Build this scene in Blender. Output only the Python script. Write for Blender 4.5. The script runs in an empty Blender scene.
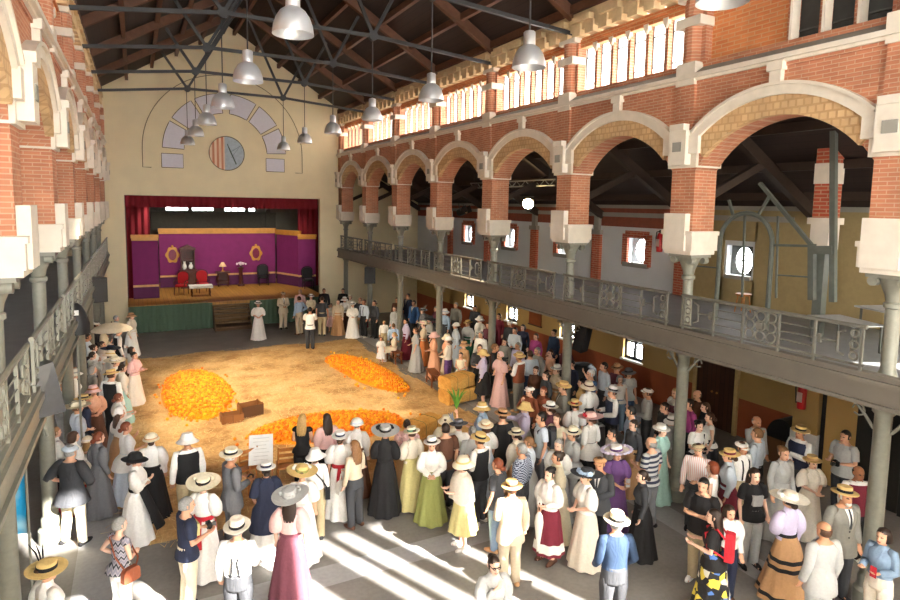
import bpy, bmesh, math, random
from mathutils import Vector, Matrix
random.seed(7)
C = bpy.context.scene.collection
PI = math.pi
R = math.radians
def mix(a, b, t): return a + (b - a) * t
# ------------------------------------------------------------------ camera
H = 6.0; F = 600.0; PU = 450.0; PV = 265.0
def _ray(u, v): return Vector(((u - PU) / F, (v - PV) / F, 1.0))
_Y = _ray(135, 200).normalized()
_D = _ray(350, 6400); _D = (_D - _D.dot(_Y) * _Y).normalized()
_Z = -_D
_X = _Y.cross(_Z)
WM = Matrix((_X, _Y, _Z))          # camera axes -> world
CAM = Vector((0, 0, H))
def hit(u, v, axis, val):
    d = WM @ _ray(u, v)
    return CAM + d * ((val - CAM[axis]) / d[axis])
cd = bpy.data.cameras.new('camera'); cam = bpy.data.objects.new('camera', cd); C.objects.link(cam)
rx = WM @ Vector((1, 0, 0)); ry = WM @ Vector((0, -1, 0)); rz = WM @ Vector((0, 0, -1))
m4 = Matrix((rx, ry, rz)).transposed().to_4x4(); m4.translation = CAM
cam.matrix_world = m4
cd.sensor_width = 36; cd.lens = 36 * F / 900; cd.shift_y = -35.0 / 900; cd.clip_start = .05; cd.clip_end = 300
bpy.context.scene.camera = cam
# ------------------------------------------------------------------ materials
def lin(h):
    if isinstance(h, str):
        h = h.lstrip('#'); c = [int(h[i:i + 2], 16) / 255 for i in (0, 2, 4)]
    else: c = h
    return tuple((x / 12.92 if x <= .04045 else ((x + .055) / 1.055) ** 2.4) for x in c) + (1,)
MATS = {}
def newmat(name):
    m = bpy.data.materials.new(name); m.use_nodes = True
    nt = m.node_tree; b = nt.nodes['Principled BSDF']
    return m, nt, b
def nd(nt, t, **k):
    n = nt.nodes.new(t)
    for a, v in k.items():
        if a in n.inputs.keys(): n.inputs[a].default_value = v
        else: setattr(n, a, v)
    return n
def ramp(nt, fac, stops):
    r = nt.nodes.new('ShaderNodeValToRGB'); nt.links.new(fac, r.inputs[0])
    e = r.color_ramp.elements
    while len(e) > 1: e.remove(e[0])
    e[0].position = stops[0][0]; e[0].color = stops[0][1]
    for p, c in stops[1:]:
        x = e.new(p); x.color = c
    return r.outputs[0]
def sc(c, k): return tuple(min(1, x * k) for x in c[:3]) + (1,)
def plain(name, col, rough=.6, metal=0, noise=8.0, amt=.12, bump=.0, spec=.4):
    """colour with mottled variation and optional bump"""
    if name in MATS: return MATS[name]
    m, nt, b = newmat(name); c = lin(col)
    tc = nd(nt, 'ShaderNodeTexCoord'); n = nd(nt, 'ShaderNodeTexNoise', Scale=noise, Detail=4.0)
    nt.links.new(tc.outputs['Object'], n.inputs['Vector'])
    nt.links.new(ramp(nt, n.outputs['Fac'], [(.3, sc(c, 1 - amt)), (.7, sc(c, 1 + amt))]), b.inputs['Base Color'])
    b.inputs['Roughness'].default_value = rough; b.inputs['Metallic'].default_value = metal
    b.inputs['Specular IOR Level'].default_value = spec
    if bump:
        bp = nd(nt, 'ShaderNodeBump', Strength=bump, Distance=.02)
        nt.links.new(n.outputs['Fac'], bp.inputs['Height']); nt.links.new(bp.outputs[0], b.inputs['Normal'])
    MATS[name] = m; return m
def uvz(nt, su=1.0, sv=1.0):
    """(x+y, z) coordinates so that upright faces of any heading get level courses"""
    tc = nd(nt, 'ShaderNodeTexCoord'); s = nd(nt, 'ShaderNodeSeparateXYZ'); nt.links.new(tc.outputs['Object'], s.inputs[0])
    a = nd(nt, 'ShaderNodeMath', operation='ADD'); nt.links.new(s.outputs[0], a.inputs[0]); nt.links.new(s.outputs[1], a.inputs[1])
    c = nd(nt, 'ShaderNodeCombineXYZ'); nt.links.new(a.outputs[0], c.inputs[0]); nt.links.new(s.outputs[2], c.inputs[1])
    return tc, s, c.outputs[0]
def brick(name, c1, c2, mortar, bw=.27, bh=.075, ms=.012):
    if name in MATS: return MATS[name]
    m, nt, b = newmat(name); tc, s, v = uvz(nt)
    t = nd(nt, 'ShaderNodeTexBrick'); nt.links.new(v, t.inputs['Vector'])
    t.inputs['Scale'].default_value = 1; t.inputs['Mortar Size'].default_value = ms; t.inputs['Brick Width'].default_value = bw
    t.inputs['Row Height'].default_value = bh; t.inputs['Mortar Smooth'].default_value = .3
    t.inputs['Color1'].default_value = lin(c1); t.inputs['Color2'].default_value = lin(c2); t.inputs['Mortar'].default_value = lin(mortar)
    n = nd(nt, 'ShaderNodeTexNoise', Scale=2.5, Detail=5.0); nt.links.new(tc.outputs['Object'], n.inputs['Vector'])
    mx = nd(nt, 'ShaderNodeMix', data_type='RGBA', blend_type='MULTIPLY'); mx.inputs[0].default_value = 1
    nt.links.new(t.outputs['Color'], mx.inputs[6]); nt.links.new(ramp(nt, n.outputs['Fac'], [(.3, (.82, .82, .82, 1)), (.7, (1.1, 1.08, 1.05, 1))]), mx.inputs[7])
    nt.links.new(mx.outputs[2], b.inputs['Base Color']); b.inputs['Roughness'].default_value = .85
    bp = nd(nt, 'ShaderNodeBump', Strength=.5, Distance=.01); bp.invert = True
    nt.links.new(t.outputs['Fac'], bp.inputs['Height']); nt.links.new(bp.outputs[0], b.inputs['Normal'])
    MATS[name] = m; return m
def planks(name, c1, c2, width=.16, axis='x', rough=.6):
    if name in MATS: return MATS[name]
    m, nt, b = newmat(name); tc = nd(nt, 'ShaderNodeTexCoord')
    mp = nd(nt, 'ShaderNodeMapping'); nt.links.new(tc.outputs['Object'], mp.inputs[0])
    if axis == 'y': mp.inputs['Rotation'].default_value = (0, 0, PI / 2)
    if axis == 'z': mp.inputs['Rotation'].default_value = (0, PI / 2, 0)
    t = nd(nt, 'ShaderNodeTexBrick'); nt.links.new(mp.outputs[0], t.inputs['Vector'])
    t.inputs['Scale'].default_value = 1; t.inputs['Mortar Size'].default_value = .006; t.inputs['Brick Width'].default_value = 2.6
    t.inputs['Row Height'].default_value = width
    t.inputs['Color1'].default_value = lin(c1); t.inputs['Color2'].default_value = lin(c2); t.inputs['Mortar'].default_value = sc(lin(c2), .35)
    nt.links.new(t.outputs['Color'], b.inputs['Base Color']); b.inputs['Roughness'].default_value = rough
    MATS[name] = m; return m
def glass(name='window_glass', tint=(.96, .98, 1, 1)):
    if name in MATS: return MATS[name]
    m, nt, b = newmat(name); nt.nodes.remove(b); out = nt.nodes['Material Output']
    t = nd(nt, 'ShaderNodeBsdfTransparent'); t.inputs[0].default_value = tint
    g = nd(nt, 'ShaderNodeBsdfGlossy'); g.inputs['Roughness'].default_value = .02
    x = nd(nt, 'ShaderNodeMixShader'); x.inputs[0].default_value = .06
    nt.links.new(t.outputs[0], x.inputs[1]); nt.links.new(g.outputs[0], x.inputs[2]); nt.links.new(x.outputs[0], out.inputs[0])
    MATS[name] = m; return m
def frosted(name='frosted_glass'):
    if name in MATS: return MATS[name]
    m, nt, b = newmat(name); nt.nodes.remove(b); out = nt.nodes['Material Output']
    t = nd(nt, 'ShaderNodeBsdfTranslucent'); t.inputs[0].default_value = (.95, .95, .93, 1)
    nt.links.new(t.outputs[0], out.inputs[0]); MATS[name] = m; return m
def emit(name, col, s):
    if name in MATS: return MATS[name]
    m, nt, b = newmat(name); b.inputs['Base Color'].default_value = lin(col)
    b.inputs['Emission Color'].default_value = lin(col); b.inputs['Emission Strength'].default_value = s
    MATS[name] = m; return m
# ------------------------------------------------------------------ mesh builder
class MB:
    def __init__(s): s.v = []; s.f = []; s.m = []; s.T = None
    def add(s, vs, fs, mi=0):
        o = len(s.v)
        s.v += [tuple(s.T @ Vector(p)) for p in vs] if s.T else [tuple(p) for p in vs]
        s.f += [tuple(i + o for i in f) for f in fs]; s.m += [mi] * len(fs); return s
    def box(s, x0, x1, y0, y1, z0, z1, mi=0):
        v = [(x, y, z) for z in (z0, z1) for y in (y0, y1) for x in (x0, x1)]
        return s.add(v, [(0, 2, 3, 1), (4, 5, 7, 6), (0, 1, 5, 4), (2, 6, 7, 3), (0, 4, 6, 2), (1, 3, 7, 5)], mi)
    def beam(s, p, q, w, h, mi=0):
        p, q = Vector(p), Vector(q); d = (q - p).normalized()
        up = Vector((0, 0, 1)) if abs(d.z) < .95 else Vector((0, 1, 0))
        a = d.cross(up).normalized(); b = a.cross(d).normalized(); v = []
        for c in (p, q):
            for i, j in ((-1, -1), (1, -1), (1, 1), (-1, 1)): v.append(c + a * (i * w / 2) + b * (j * h / 2))
        return s.add(v, [(3, 2, 1, 0), (4, 5, 6, 7), (0, 1, 5, 4), (1, 2, 6, 5), (2, 3, 7, 6), (3, 0, 4, 7)], mi)
    def loft(s, rings, mi=0, caps=True, closed=True, wrap=False):
        n = len(rings[0]); v = [p for r in rings for p in r]; f = []
        K = len(rings)
        for k in range(K if wrap else K - 1):
            for i in range(n if closed else n - 1):
                j = (i + 1) % n; l = (k + 1) % K
                f.append((k * n + i, k * n + j, l * n + j, l * n + i))
        if caps and closed and not wrap:
            f.append(tuple(reversed(range(n)))); f.append(tuple((K - 1) * n + i for i in range(n)))
        return s.add(v, f, mi)
    def tube(s, pts, rad, n=8, mi=0, caps=True, flat=1.0, ref=None):
        pts = [Vector(p) for p in pts]
        if not hasattr(rad, '__len__'): rad = [rad] * len(pts)
        rings = []; a = None
        for i, p in enumerate(pts):
            d = (pts[min(i + 1, len(pts) - 1)] - pts[max(i - 1, 0)]).normalized()
            if a is None:
                up = Vector(ref) if ref else (Vector((0, 1, 0)) if abs(d.y) < .9 else Vector((1, 0, 0)))
                a = (up - d * up.dot(d)).normalized()
            else: a = (a - d * a.dot(d)).normalized()
            b = d.cross(a)
            rings.append([p + a * (math.cos(t) * rad[i] * flat) + b * (math.sin(t) * rad[i]) for t in [2 * PI * k / n for k in range(n)]])
        return s.loft(rings, mi, caps)
    def lathe(s, prof, n=16, c=(0, 0, 0), mi=0, caps=True, sx=1, sy=1, wob=None):
        rings = []
        for r, z in prof:
            ring = []
            for k in range(n):
                t = 2 * PI * k / n; rr = r * (wob(t, z) if wob else 1)
                ring.append((c[0] + rr * math.cos(t) * sx, c[1] + rr * math.sin(t) * sy, c[2] + z))
            rings.append(ring)
        return s.loft(rings, mi, caps)
    def ball(s, c, r, nu=12, nv=8, mi=0):
        if not hasattr(r, '__len__'): r = (r, r, r)
        v = [(c[0], c[1], c[2] - r[2])]
        for j in range(1, nv):
            ph = -PI / 2 + PI * j / nv
            for i in range(nu):
                t = 2 * PI * i / nu
                v.append((c[0] + r[0] * math.cos(ph) * math.cos(t), c[1] + r[1] * math.cos(ph) * math.sin(t), c[2] + r[2] * math.sin(ph)))
        v.append((c[0], c[1], c[2] + r[2])); f = []
        for i in range(nu):
            f.append((0, 1 + (i + 1) % nu, 1 + i)); L = 1 + (nv - 2) * nu
            f.append((L + i, L + (i + 1) % nu, len(v) - 1))
        for j in range(nv - 2):
            for i in range(nu):
                a = 1 + j * nu + i; b = 1 + j * nu + (i + 1) % nu
                f.append((a, b, b + nu, a + nu))
        return s.add(v, f, mi)
    def prism(s, poly, y0, y1, mi=0, ax='y'):
        """polygon in the plane across ax, extruded along it"""
        def P(a, b, t): return {'y': (a, t, b), 'x': (t, a, b), 'z': (a, b, t)}[ax]
        n = len(poly); v = [P(a, b, y0) for a, b in poly] + [P(a, b, y1) for a, b in poly]
        f = [tuple(range(n)), tuple(reversed(range(n, 2 * n)))] + [(i, i + n, (i + 1) % n + n, (i + 1) % n) for i in range(n)]
        return s.add(v, f, mi)
    def mesh(s, name, mats, smooth=False, auto=True):
        me = bpy.data.meshes.new(name); me.from_pydata(s.v, [], s.f); me.update()
        bm = bmesh.new(); bm.from_mesh(me); bmesh.ops.recalc_face_normals(bm, faces=bm.faces); bm.to_mesh(me); bm.free()
        for m in (mats if isinstance(mats, (list, tuple)) else [mats]): me.materials.append(m)
        me.polygons.foreach_set('material_index', s.m)
        if smooth:
            me.polygons.foreach_set('use_smooth', [True] * len(me.polygons))
            if auto: me.set_sharp_from_angle(angle=R(42))
        return me
    def build(s, name, mats, parent=None, smooth=False, loc=None):
        return link(name, s.mesh(name, mats, smooth), parent, loc)
def link(name, me, parent=None, loc=None):
    o = bpy.data.objects.new(name, me); C.objects.link(o)
    if parent is not None: o.parent = parent
    if loc: o.location = loc
    return o
def tag(o, label=None, cat=None, group=None, kind=None):
    if label: o['label'] = label
    if cat: o['category'] = cat
    if group: o['group'] = group
    if kind: o['kind'] = kind
    return o
def thing(name, label, cat, loc=(0, 0, 0), rz=0, group=None):
    o = bpy.data.objects.new(name, None); C.objects.link(o); o.location = loc; o.rotation_euler = (0, 0, rz); o.empty_display_size = .2
    return tag(o, label, cat, group)
def struct(name, mb, mats, parent=None, smooth=False):
    o = mb.build(name, mats, parent, smooth)
    if parent is None: o['kind'] = 'structure'
    return o
def copy_tree(o, parent=None):
    c = o.copy(); C.objects.link(c)
    if parent is not None: c.parent = parent
    for ch in o.children: copy_tree(ch, c)
    return c
# shared materials
ST = plain('pale_stone', '#d9d0c2', .8, noise=5, amt=.06, bump=.15)
BR = brick('red_brick', '#b97c5e', '#ab6d51', '#bd967c', .23, .062, .009)
BRO = brick('orange_brick', '#cf8350', '#c2703f', '#c99a70')
BRD = brick('deep_red_brick', '#b4553a', '#a34630', '#b98b70')
BRB = brick('buff_arch_brick', '#cbab82', '#bf9d72', '#b39168', bw=.13, bh=.13, ms=.018)
IRON = plain('grey_painted_iron', '#7d7c71', .45, noise=14, amt=.08, spec=.5)
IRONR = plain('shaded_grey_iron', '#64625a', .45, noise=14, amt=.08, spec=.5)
IROND = plain('dark_iron', '#4b4c48', .5, noise=14, amt=.1)
TRUSS = plain('truss_dark_steel', '#2b2b2c', .55)
TIMB = planks('roof_board', '#2c1d19', '#261815', .2, 'y', .8)
BEAM = plain('brown_roof_beam', '#583827', .7, noise=6, amt=.15)
YEL = plain('yellow_plaster', '#e4d6b2', .85, noise=1.2, amt=.04, bump=.05)
OCH = plain('ochre_plaster', '#a98a55', .85, noise=1.5, amt=.05)
DADO = plain('terracotta_dado', '#8c4627', .7, noise=2, amt=.08)
WHW = plain('white_wash', '#c9cdd0', .8, noise=1.5, amt=.04)
BLK = plain('black_vinyl', '#141416', .5, noise=20, amt=.2)
WOODD = planks('dark_brown_wood', '#4a2a1a', '#3c2114', .14, 'z', .5)
WOODM = plain('warm_wood', '#a8682c', .5, noise=12, amt=.2)
WOODC = plain('stool_wood', '#7a4320', .5, noise=12, amt=.2)
WHITE = plain('white_paint', '#e8e6e0', .6, amt=.03)
GREY = plain('grey_plaster', '#8d8a82', .9, noise=2, amt=.06)
GL = glass()
# ------------------------------------------------------------------ the setting
XC = 4.16
YB = [0.98 + 3.7 * i for i in range(9)]       # column lines 0.98 ... 30.58
YN = -3.2; YS = 30.9                            # near end wall, stage wall
XL, XR = -5.78, 14.1                            # aisle back walls
# floor : concrete with paler bands
def floor_mat():
    m, nt, b = newmat('worn_concrete'); tc = nd(nt, 'ShaderNodeTexCoord')
    n1 = nd(nt, 'ShaderNodeTexNoise', Scale=1.1, Detail=6.0); n2 = nd(nt, 'ShaderNodeTexNoise', Scale=14.0, Detail=4.0)
    for n in (n1, n2): nt.links.new(tc.outputs['Object'], n.inputs['Vector'])
    c = ramp(nt, n1.outputs['Fac'], [(.3, lin('#797571')), (.7, lin('#8c8782'))])
    s = nd(nt, 'ShaderNodeSeparateXYZ'); nt.links.new(tc.outputs['Object'], s.inputs[0])
    def band(out, c0, hw):
        a = nd(nt, 'ShaderNodeMath', operation='SUBTRACT'); nt.links.new(out, a.inputs[0]); a.inputs[1].default_value = c0
        k = nd(nt, 'ShaderNodeMath', operation='ABSOLUTE'); nt.links.new(a.outputs[0], k.inputs[0])
        l = nd(nt, 'ShaderNodeMath', operation='LESS_THAN'); nt.links.new(k.outputs[0], l.inputs[0]); l.inputs[1].default_value = hw
        return l.outputs[0]
    mx0 = nd(nt, 'ShaderNodeMath', operation='MAXIMUM'); nt.links.new(band(s.outputs[1], 9.0, .27), mx0.inputs[0]); nt.links.new(band(s.outputs[0], -.75, .3), mx0.inputs[1])
    mx1 = nd(nt, 'ShaderNodeMath', operation='MAXIMUM'); nt.links.new(mx0.outputs[0], mx1.inputs[0]); nt.links.new(band(s.outputs[0], 9.1, .3), mx1.inputs[1])
    x = nd(nt, 'ShaderNodeMix', data_type='RGBA'); nt.links.new(mx1.outputs[0], x.inputs[0]); nt.links.new(c, x.inputs[6]); x.inputs[7].default_value = lin('#a3a1a1')
    y = nd(nt, 'ShaderNodeMix', data_type='RGBA', blend_type='MULTIPLY'); y.inputs[0].default_value = .6
    nt.links.new(x.outputs[2], y.inputs[6]); nt.links.new(ramp(nt, n2.outputs['Fac'], [(.35, (.82, .82, .82, 1)), (.6, (1, 1, 1, 1))]), y.inputs[7])
    nt.links.new(y.outputs[2], b.inputs['Base Color']); b.inputs['Roughness'].default_value = .55
    return m
struct('floor', MB().box(XL - .3, XR + .3, YN - 1.5, 39, -.25, 0), floor_mat())
# roof
RZ, EZ = 14.25, 10.62
rf = MB()
for sg in (1, -1):
    x0 = XC + sg * 6.4; a = Vector((x0, 0, EZ - .15)); b = Vector((XC, 0, RZ))
    rf.add([(x0, YN - .3, EZ - .4), (XC, YN - .3, RZ), (XC, YS + .3, RZ), (x0, YS + .3, EZ - .4),
            (x0, YN - .3, EZ - .25), (XC, YN - .3, RZ + .15), (XC, YS + .3, RZ + .15), (x0, YS + .3, EZ - .25)],
           [(0, 1, 2, 3), (7, 6, 5, 4), (0, 4, 5, 1), (1, 5, 6, 2), (2, 6, 7, 3), (3, 7, 4, 0)])
struct('ceiling', rf, TIMB)
tn = [0]
def trim(mb, mats, smooth=False):
    tn[0] += 1; return struct('trim_%d' % tn[0], mb, mats, None, smooth)
sl = (RZ - EZ) / 5.9
for sg in (1, -1):                                   # purlins: long brown beams under the boards
    for k in range(6):
        d = .25 + k * 1.02; z = RZ - .14 - d * (RZ - EZ + .4) / 6.4
        trim(MB().beam((XC + sg * d, YN, z), (XC + sg * d, YS, z), .13, .2), BEAM)
# roof trusses, one at each column line
for i, y in enumerate(YB[1:8]):
    ordn = ['nearest the camera', 'second from the camera', 'third from the camera', 'fourth from the camera', 'fifth from the camera', 'sixth from the camera', 'last before the yellow stage wall'][i]
    t = thing('roof_truss', 'dark steel roof truss with V struts, ' + ordn, 'truss', (XC, y, 10.1), 0, 'roof trusses over the nave')
    A = [(-5.7, -.03), (-2.15, .4), (2.15 - .5, .4), (5.3, .17)]
    ap = (0, 3.72)
    def bm3(p, q, w): return MB().beam((p[0], 0, p[1]), (q[0], 0, q[1]), w, w)
    bm3(A[0], A[1], .09).build('tie', TRUSS, t); bm3(A[1], A[2], .09).build('tie', TRUSS, t); bm3(A[2], (5.7, .1), .09).build('tie', TRUSS, t)
    for sg in (1, -1): MB().beam((0, 0, 3.78), (sg * 5.85, 0, .3), .16, .26).build('rafter', BEAM, t)
    bm3(A[1], (-.3, 3.55), .085).build('strut', TRUSS, t); bm3(A[2], (.2, 3.6), .085).build('strut', TRUSS, t)
    bm3(A[1], (-3.05, 1.72), .085).build('strut', TRUSS, t); bm3(A[2], (2.5, 2.0), .085).build('strut', TRUSS, t)
    for p in A[1:3]: MB().tube([(p[0], -.07, p[1]), (p[0], .07, p[1])], .13, 10).build('joint_plate', TRUSS, t)
# --- arcade wall for one side
HB = 1.57; RI = 1.875; ZC = 5.73; RO = 2.33
def arcade(side):
    X = (lambda x: x) if side > 0 else (lambda x: 2 * XC - x)
    nm = 'right' if side > 0 else 'left'
    def bx(mb, x0, x1, *r, mi=0): return mb.box(min(X(x0), X(x1)), max(X(x0), X(x1)), *r, mi=mi)
    w = MB(); N = 20
    ys = YB[1:]
    ystart, yend = YB[0], YS
    for k in range(len(YB) - 1):                      # spandrel over each bay
        a, b = YB[k], YB[k + 1]; mid = (a + b) / 2
        pts = [(a, 7.35), (mid - HB, 7.35)]
        for j in range(N + 1):
            yy = -HB + 2 * HB * j / N; pts.append((mid + yy, ZC + math.sqrt(RI * RI - yy * yy)))
        pts += [(mid + HB, 7.35), (b, 7.35)]
        for x in (9.5, 10.1):
            v = [(X(x), p[0], p[1]) for p in pts] + [(X(x), p[0], 8.45) for p in pts]; n = len(pts)
            w.add(v, [(i, i + 1, i + 1 + n, i + n) for i in range(n - 1)])
        n = len(pts)
        w.add([(X(x), p[0], p[1]) for x in (9.5, 10.1) for p in pts], [(i, i + 1, i + 1 + n, i + n) for i in range(n - 1)])
    for y in YB:                                      # piers
        bx(w, 9.5, 10.1, y - .28, y + .28, 5.55, 6.85)
        bx(w, 9.44, 9.52, y - .2, y + .2, 7.35, 8.42)
    bx(w, 9.5, 10.1, YB[-1], YS, 5.2, 8.45)
    bx(w, 9.47, 10.1, ystart, yend, 8.36, 8.47)
    bx(w, 9.62, 10.05, ystart, yend, 8.45, 8.8)
    for y in YB[1:]:                                  # clerestory piers
        bx(w, 9.6, 10.05, y - .26, y + .26, 8.75, 10.0)
        w.lathe([(.17, 0), (.17, 1.2)], 12, (X(9.58), y, 8.75))
    struct('wall_' + nm, w, BR)
    o = MB(); bx(o, 9.66, 10.05, ystart, yend, 9.82, 10.06)  # orange brick lintel band
    bx(o, 9.62, 9.7, ystart, yend, 9.93, 10.0)
    bl = MB()
    if side > 0:                                      # blind bricked half of the second bay, dark half beside it
        bx(o, 9.78, 10.02, YB[1] + 1.95, YB[2] - .2, 8.8, 9.85)
    trim(o, BRO)
    # corbel table and cap
    c = MB(); n = 0; y = ystart
    while y < yend - .2:
        bx(c, 9.45, 9.75, y + .06, y + .34, 10.06, 10.34); y += .46
    bx(c, 9.5, 10.05, ystart, yend, 10.2, 10.36); y = ystart
    while y < yend - .8:
        bx(c, 9.4, 10.05, y + .1, y + .72, 10.36, 10.5); y += .925
    bx(c, 9.55, 10.05, ystart, yend, 10.36, 10.64)
    trim(c, plain('cream_corbel', '#cdb48c', .8, amt=.08))
    s = MB(); bx(s, 9.36, 9.62, ystart, yend, 8.47, 8.55); bx(s, 9.42, 9.62, ystart, yend, 8.42, 8.47)
    for y in YB: bx(s, 9.4, 9.7, y - .22, y + .22, 8.36, 8.78)
    trim(s, ST)
    sg = MB(); a = [(9.4, 8.55), (9.78, 8.8), (9.78, 8.5), (9.4, 8.5)]
    sg.prism([(X(p[0]), p[1]) for p in a], ystart, yend); trim(sg, GREY)
    for k in range(len(YB) - 1):                      # arch mouldings, keystones
        a, b = YB[k], YB[k + 1]; mid = (a + b) / 2; m = MB()
        def ring(r0, r1, x0, x1, mi):
            rr = []; th0 = math.acos(min(1, (HB - .06) / r0)); 
            for j in range(25):
                t = mix(math.asin((HB + .0) / r1) if False else -math.asin(min(1, 1.62 / r1)), math.asin(min(1, 1.62 / r1)), j / 24)
                rr.append([(X(x), mid + r * math.sin(t), ZC + r * math.cos(t)) for x, r in ((x0, r0), (x0, r1), (x1, r1), (x1, r0))])
            m.loft(rr, mi)
        ring(RI - .02, RI + .32, 9.44, 9.56, 0); ring(RI + .3, RO, 9.38, 9.56, 1); ring(RO, RO + .05, 9.34, 9.56, 1)
        bx(m, 9.4, 9.55, mid - .1, mid + .1, ZC + RO - .02, 8.44, mi=1); bx(m, 9.37, 9.55, mid - .14, mid + .14, 8.3, 8.44, mi=1)
        trim(m, [BRB, ST], True)
    for y in YB:                                      # stones of each pier
        m = MB()
        bx(m, 9.44, 10.14, y - .34, y + .34, 6.8, 7.08); bx(m, 9.36, 10.14, y - .42, y + .42, 7.06, 7.4)
        bx(m, 9.28, 9.5, y - .2, y + .2, 6.85, 7.5); bx(m, 9.24, 9.4, y - .17, y + .17, 7.5, 7.62)
        bx(m, 9.41, 10.14, y - .36, y + .36, 5.2, 5.56); bx(m, 9.44, 10.12, y - .32, y + .32, 5.12, 5.22)
        bx(m, 9.36, 9.62, y - .22, y + .3, 5.2, 5.92); bx(m, 9.38, 10.16, y - .38, y + .38, 5.5, 5.58)
        bx(m, 9.265, 9.29, y - .1, y + .1, 7.1, 7.28, mi=1)
        trim(m, [ST, GREY])
        if y > 1: 
            m = MB(); bx(m, 9.4, 9.95, y - .29, y + .29, 9.45, 9.62); bx(m, 9.44, 9.95, y - .3, y + .3, 9.95, 10.06)
            trim(m, ST)
    # clerestory windows
    for k in range(len(YB) - 1):
        a, b = YB[k] + .26, YB[k + 1] - .26; wn[0] += 1
        fr = MB(); nn = 6; st = (b - a) / nn
        blind = side > 0 and k == 1
        if side < 0:
            f_ = MB(); bx(f_, 9.86, 10.0, a, b, 8.8, 9.85)
        for j in range(1, nn):
            yy = a + j * st
            if blind and j >= 4: continue
            bx(fr, 9.7, 9.9, yy - .045, yy + .045, 8.8, 9.85)
        o = struct('window_%d' % wn[0], fr, BR)
        t = MB()
        for j in range(1, nn):
            yy = a + j * st
            bx(t, 9.64, 9.74, yy - .065, yy + .065, 9.74, 9.86); t.ball((X(9.68), yy, 9.74), (.05, .055, .09), 8, 6)
            if blind and j < 4: bx(t, 9.6, 9.8, yy - .1, yy - .055, 8.8, 9.85)
        t.build('mullion_cap', ST, o)
        fb = MB()
        for j in range(nn):
            y0, y1 = a + j * st + .05, a + (j + 1) * st - .05
            if blind and y0 > YB[1] + 1.9: continue
            for z in (8.97, 9.6): bx(fb, 9.82, 9.85, y0, y1, z - .012, z + .012)
            for yy in (y0, y1): bx(fb, 9.82, 9.85, yy - .015, yy + .015, 8.8, 9.85)
        fb.build('glazing_bar', IROND, o)
        g = MB(); bx(g, 9.84, 9.85, a, b, 8.8, 9.85)
        if side < 0: f_.build('brick_infill', BRO, o)
        elif blind:
            bx(fb := MB(), 9.9, 10.0, YB[1] + .2, YB[1] + 2.0, 8.8, 9.85); fb.build('dark_sheet', plain('darkness_sheet', '#3a3a38', .7), o)  # dark sheet standing in for the darkness beyond these windows
        else: g.build('pane', frosted(), o)
wn = [0]
arcade(1); arcade(-1)
# stage wall with the proscenium opening
PX0, PX1, PZ1 = -.43, 8.5, 6.22
sw = MB()
x0, x1 = XL, XR
sw.box(x0, PX0, YS, YS + .3, 0, EZ - .6); sw.box(PX1, x1, YS, YS + .3, 0, EZ - .6); sw.box(PX0, PX1, YS, YS + .3, PZ1, EZ - .6)
sw.prism([(XC - 6.6, EZ - .6), (XC + 6.6, EZ - .6), (XC + 6.6, EZ - .45), (XC, RZ + .05), (XC - 6.6, EZ - .45)], YS, YS + .3)
struct('wall_back', sw, YEL)
# near end wall, unseen: fins and slots added to shape sky light and sun streaks
SUNAZ = (-.40, .9165); SUNEL = R(32)
nw = MB(); ZT = 9.3; FX1 = 3.2
LOW = []; HIGH = []
for (u, v), wd, L in (((412, 540), .48, LOW), ((380, 562), .88, LOW), ((283, 575), .72, LOW), ((477, 552), .36, LOW), ((166, 590), .75, LOW), ((78, 596), .6, LOW), ((8, 552), .5, LOW), ((44, 531), .85, HIGH)):
    p = hit(u, v, 2, 0); x = p.x + (p.y - YN) * .40 / .9165
    L.append((x - wd / 2, x + wd / 2))
nw.box(XL - .3, XR + .3, YN - .35, YN, 0, 4.2); nw.box(XL - .3, XR + .3, YN - .35, YN, 12.2, 14.5); nw.box(XL - .3, XR + .3, YN - .35, YN, ZT, 9.5)
def slotted(L, z0, z1):
    q = FX1
    for a_, b_ in sorted(g for g in L if g[1] > FX1):
        if a_ > q: nw.box(q, a_, YN - .35, YN, z0, z1)
        q = max(q, b_)
    nw.box(q, XR + .3, YN - .35, YN, z0, z1)
slotted(LOW, 4.2, ZT); slotted(HIGH, 9.5, 12.2)
for a_, b_ in HIGH: nw.box(a_ - .05, b_ + .05, YN - .3, YN - .02, 9.4, 10.15).box(a_ - .05, b_ + .05, YN - .3, YN - .02, 11.3, 12.2)
a_, b_ = LOW[1]; nw.box((a_ + b_) / 2 - .05, (a_ + b_) / 2 + .03, YN - .35, YN, 4.2, ZT)
GAPS = LOW
for x in (XL - .2, -1.48, 9.8): 
    if not any(a - .1 < x < b + .1 for a, b in GAPS): nw.box(x - .2, x + .2, YN - .6, YN, 0, 14.3)
struct('wall_front', nw, YEL)
fin = MB(); xx = []
x = XL - .1
while x < FX1:
    for z0, z1 in ((4.2, ZT), (9.5, 12.2)):
        if z0 < 9 and any(a < x < b for a, b in GAPS): continue
        fin.box(x - .02, x + .02, YN - .62, YN - .02, z0, z1)
    x += .25
for a_, b_ in GAPS:
    for q in (a_, b_):
        if q < FX1: fin.box(q - .02, q + .02, YN - .62, YN - .02, 4.2, ZT)
wn[0] += 1
struct('window_%d' % wn[0], fin, WHITE)  # unseen fin screen added to keep sun out and let sky light in
# transept between the near wall and the first columns
tw = MB(); tw.box(9.5, 10.1, YB[0] - .3, YB[0], 8.4, 14); tw.box(2 * XC - 10.1, 2 * XC - 9.5, YB[0] - .3, YB[0], 8.4, 14)
trim(tw, BR)
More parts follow.
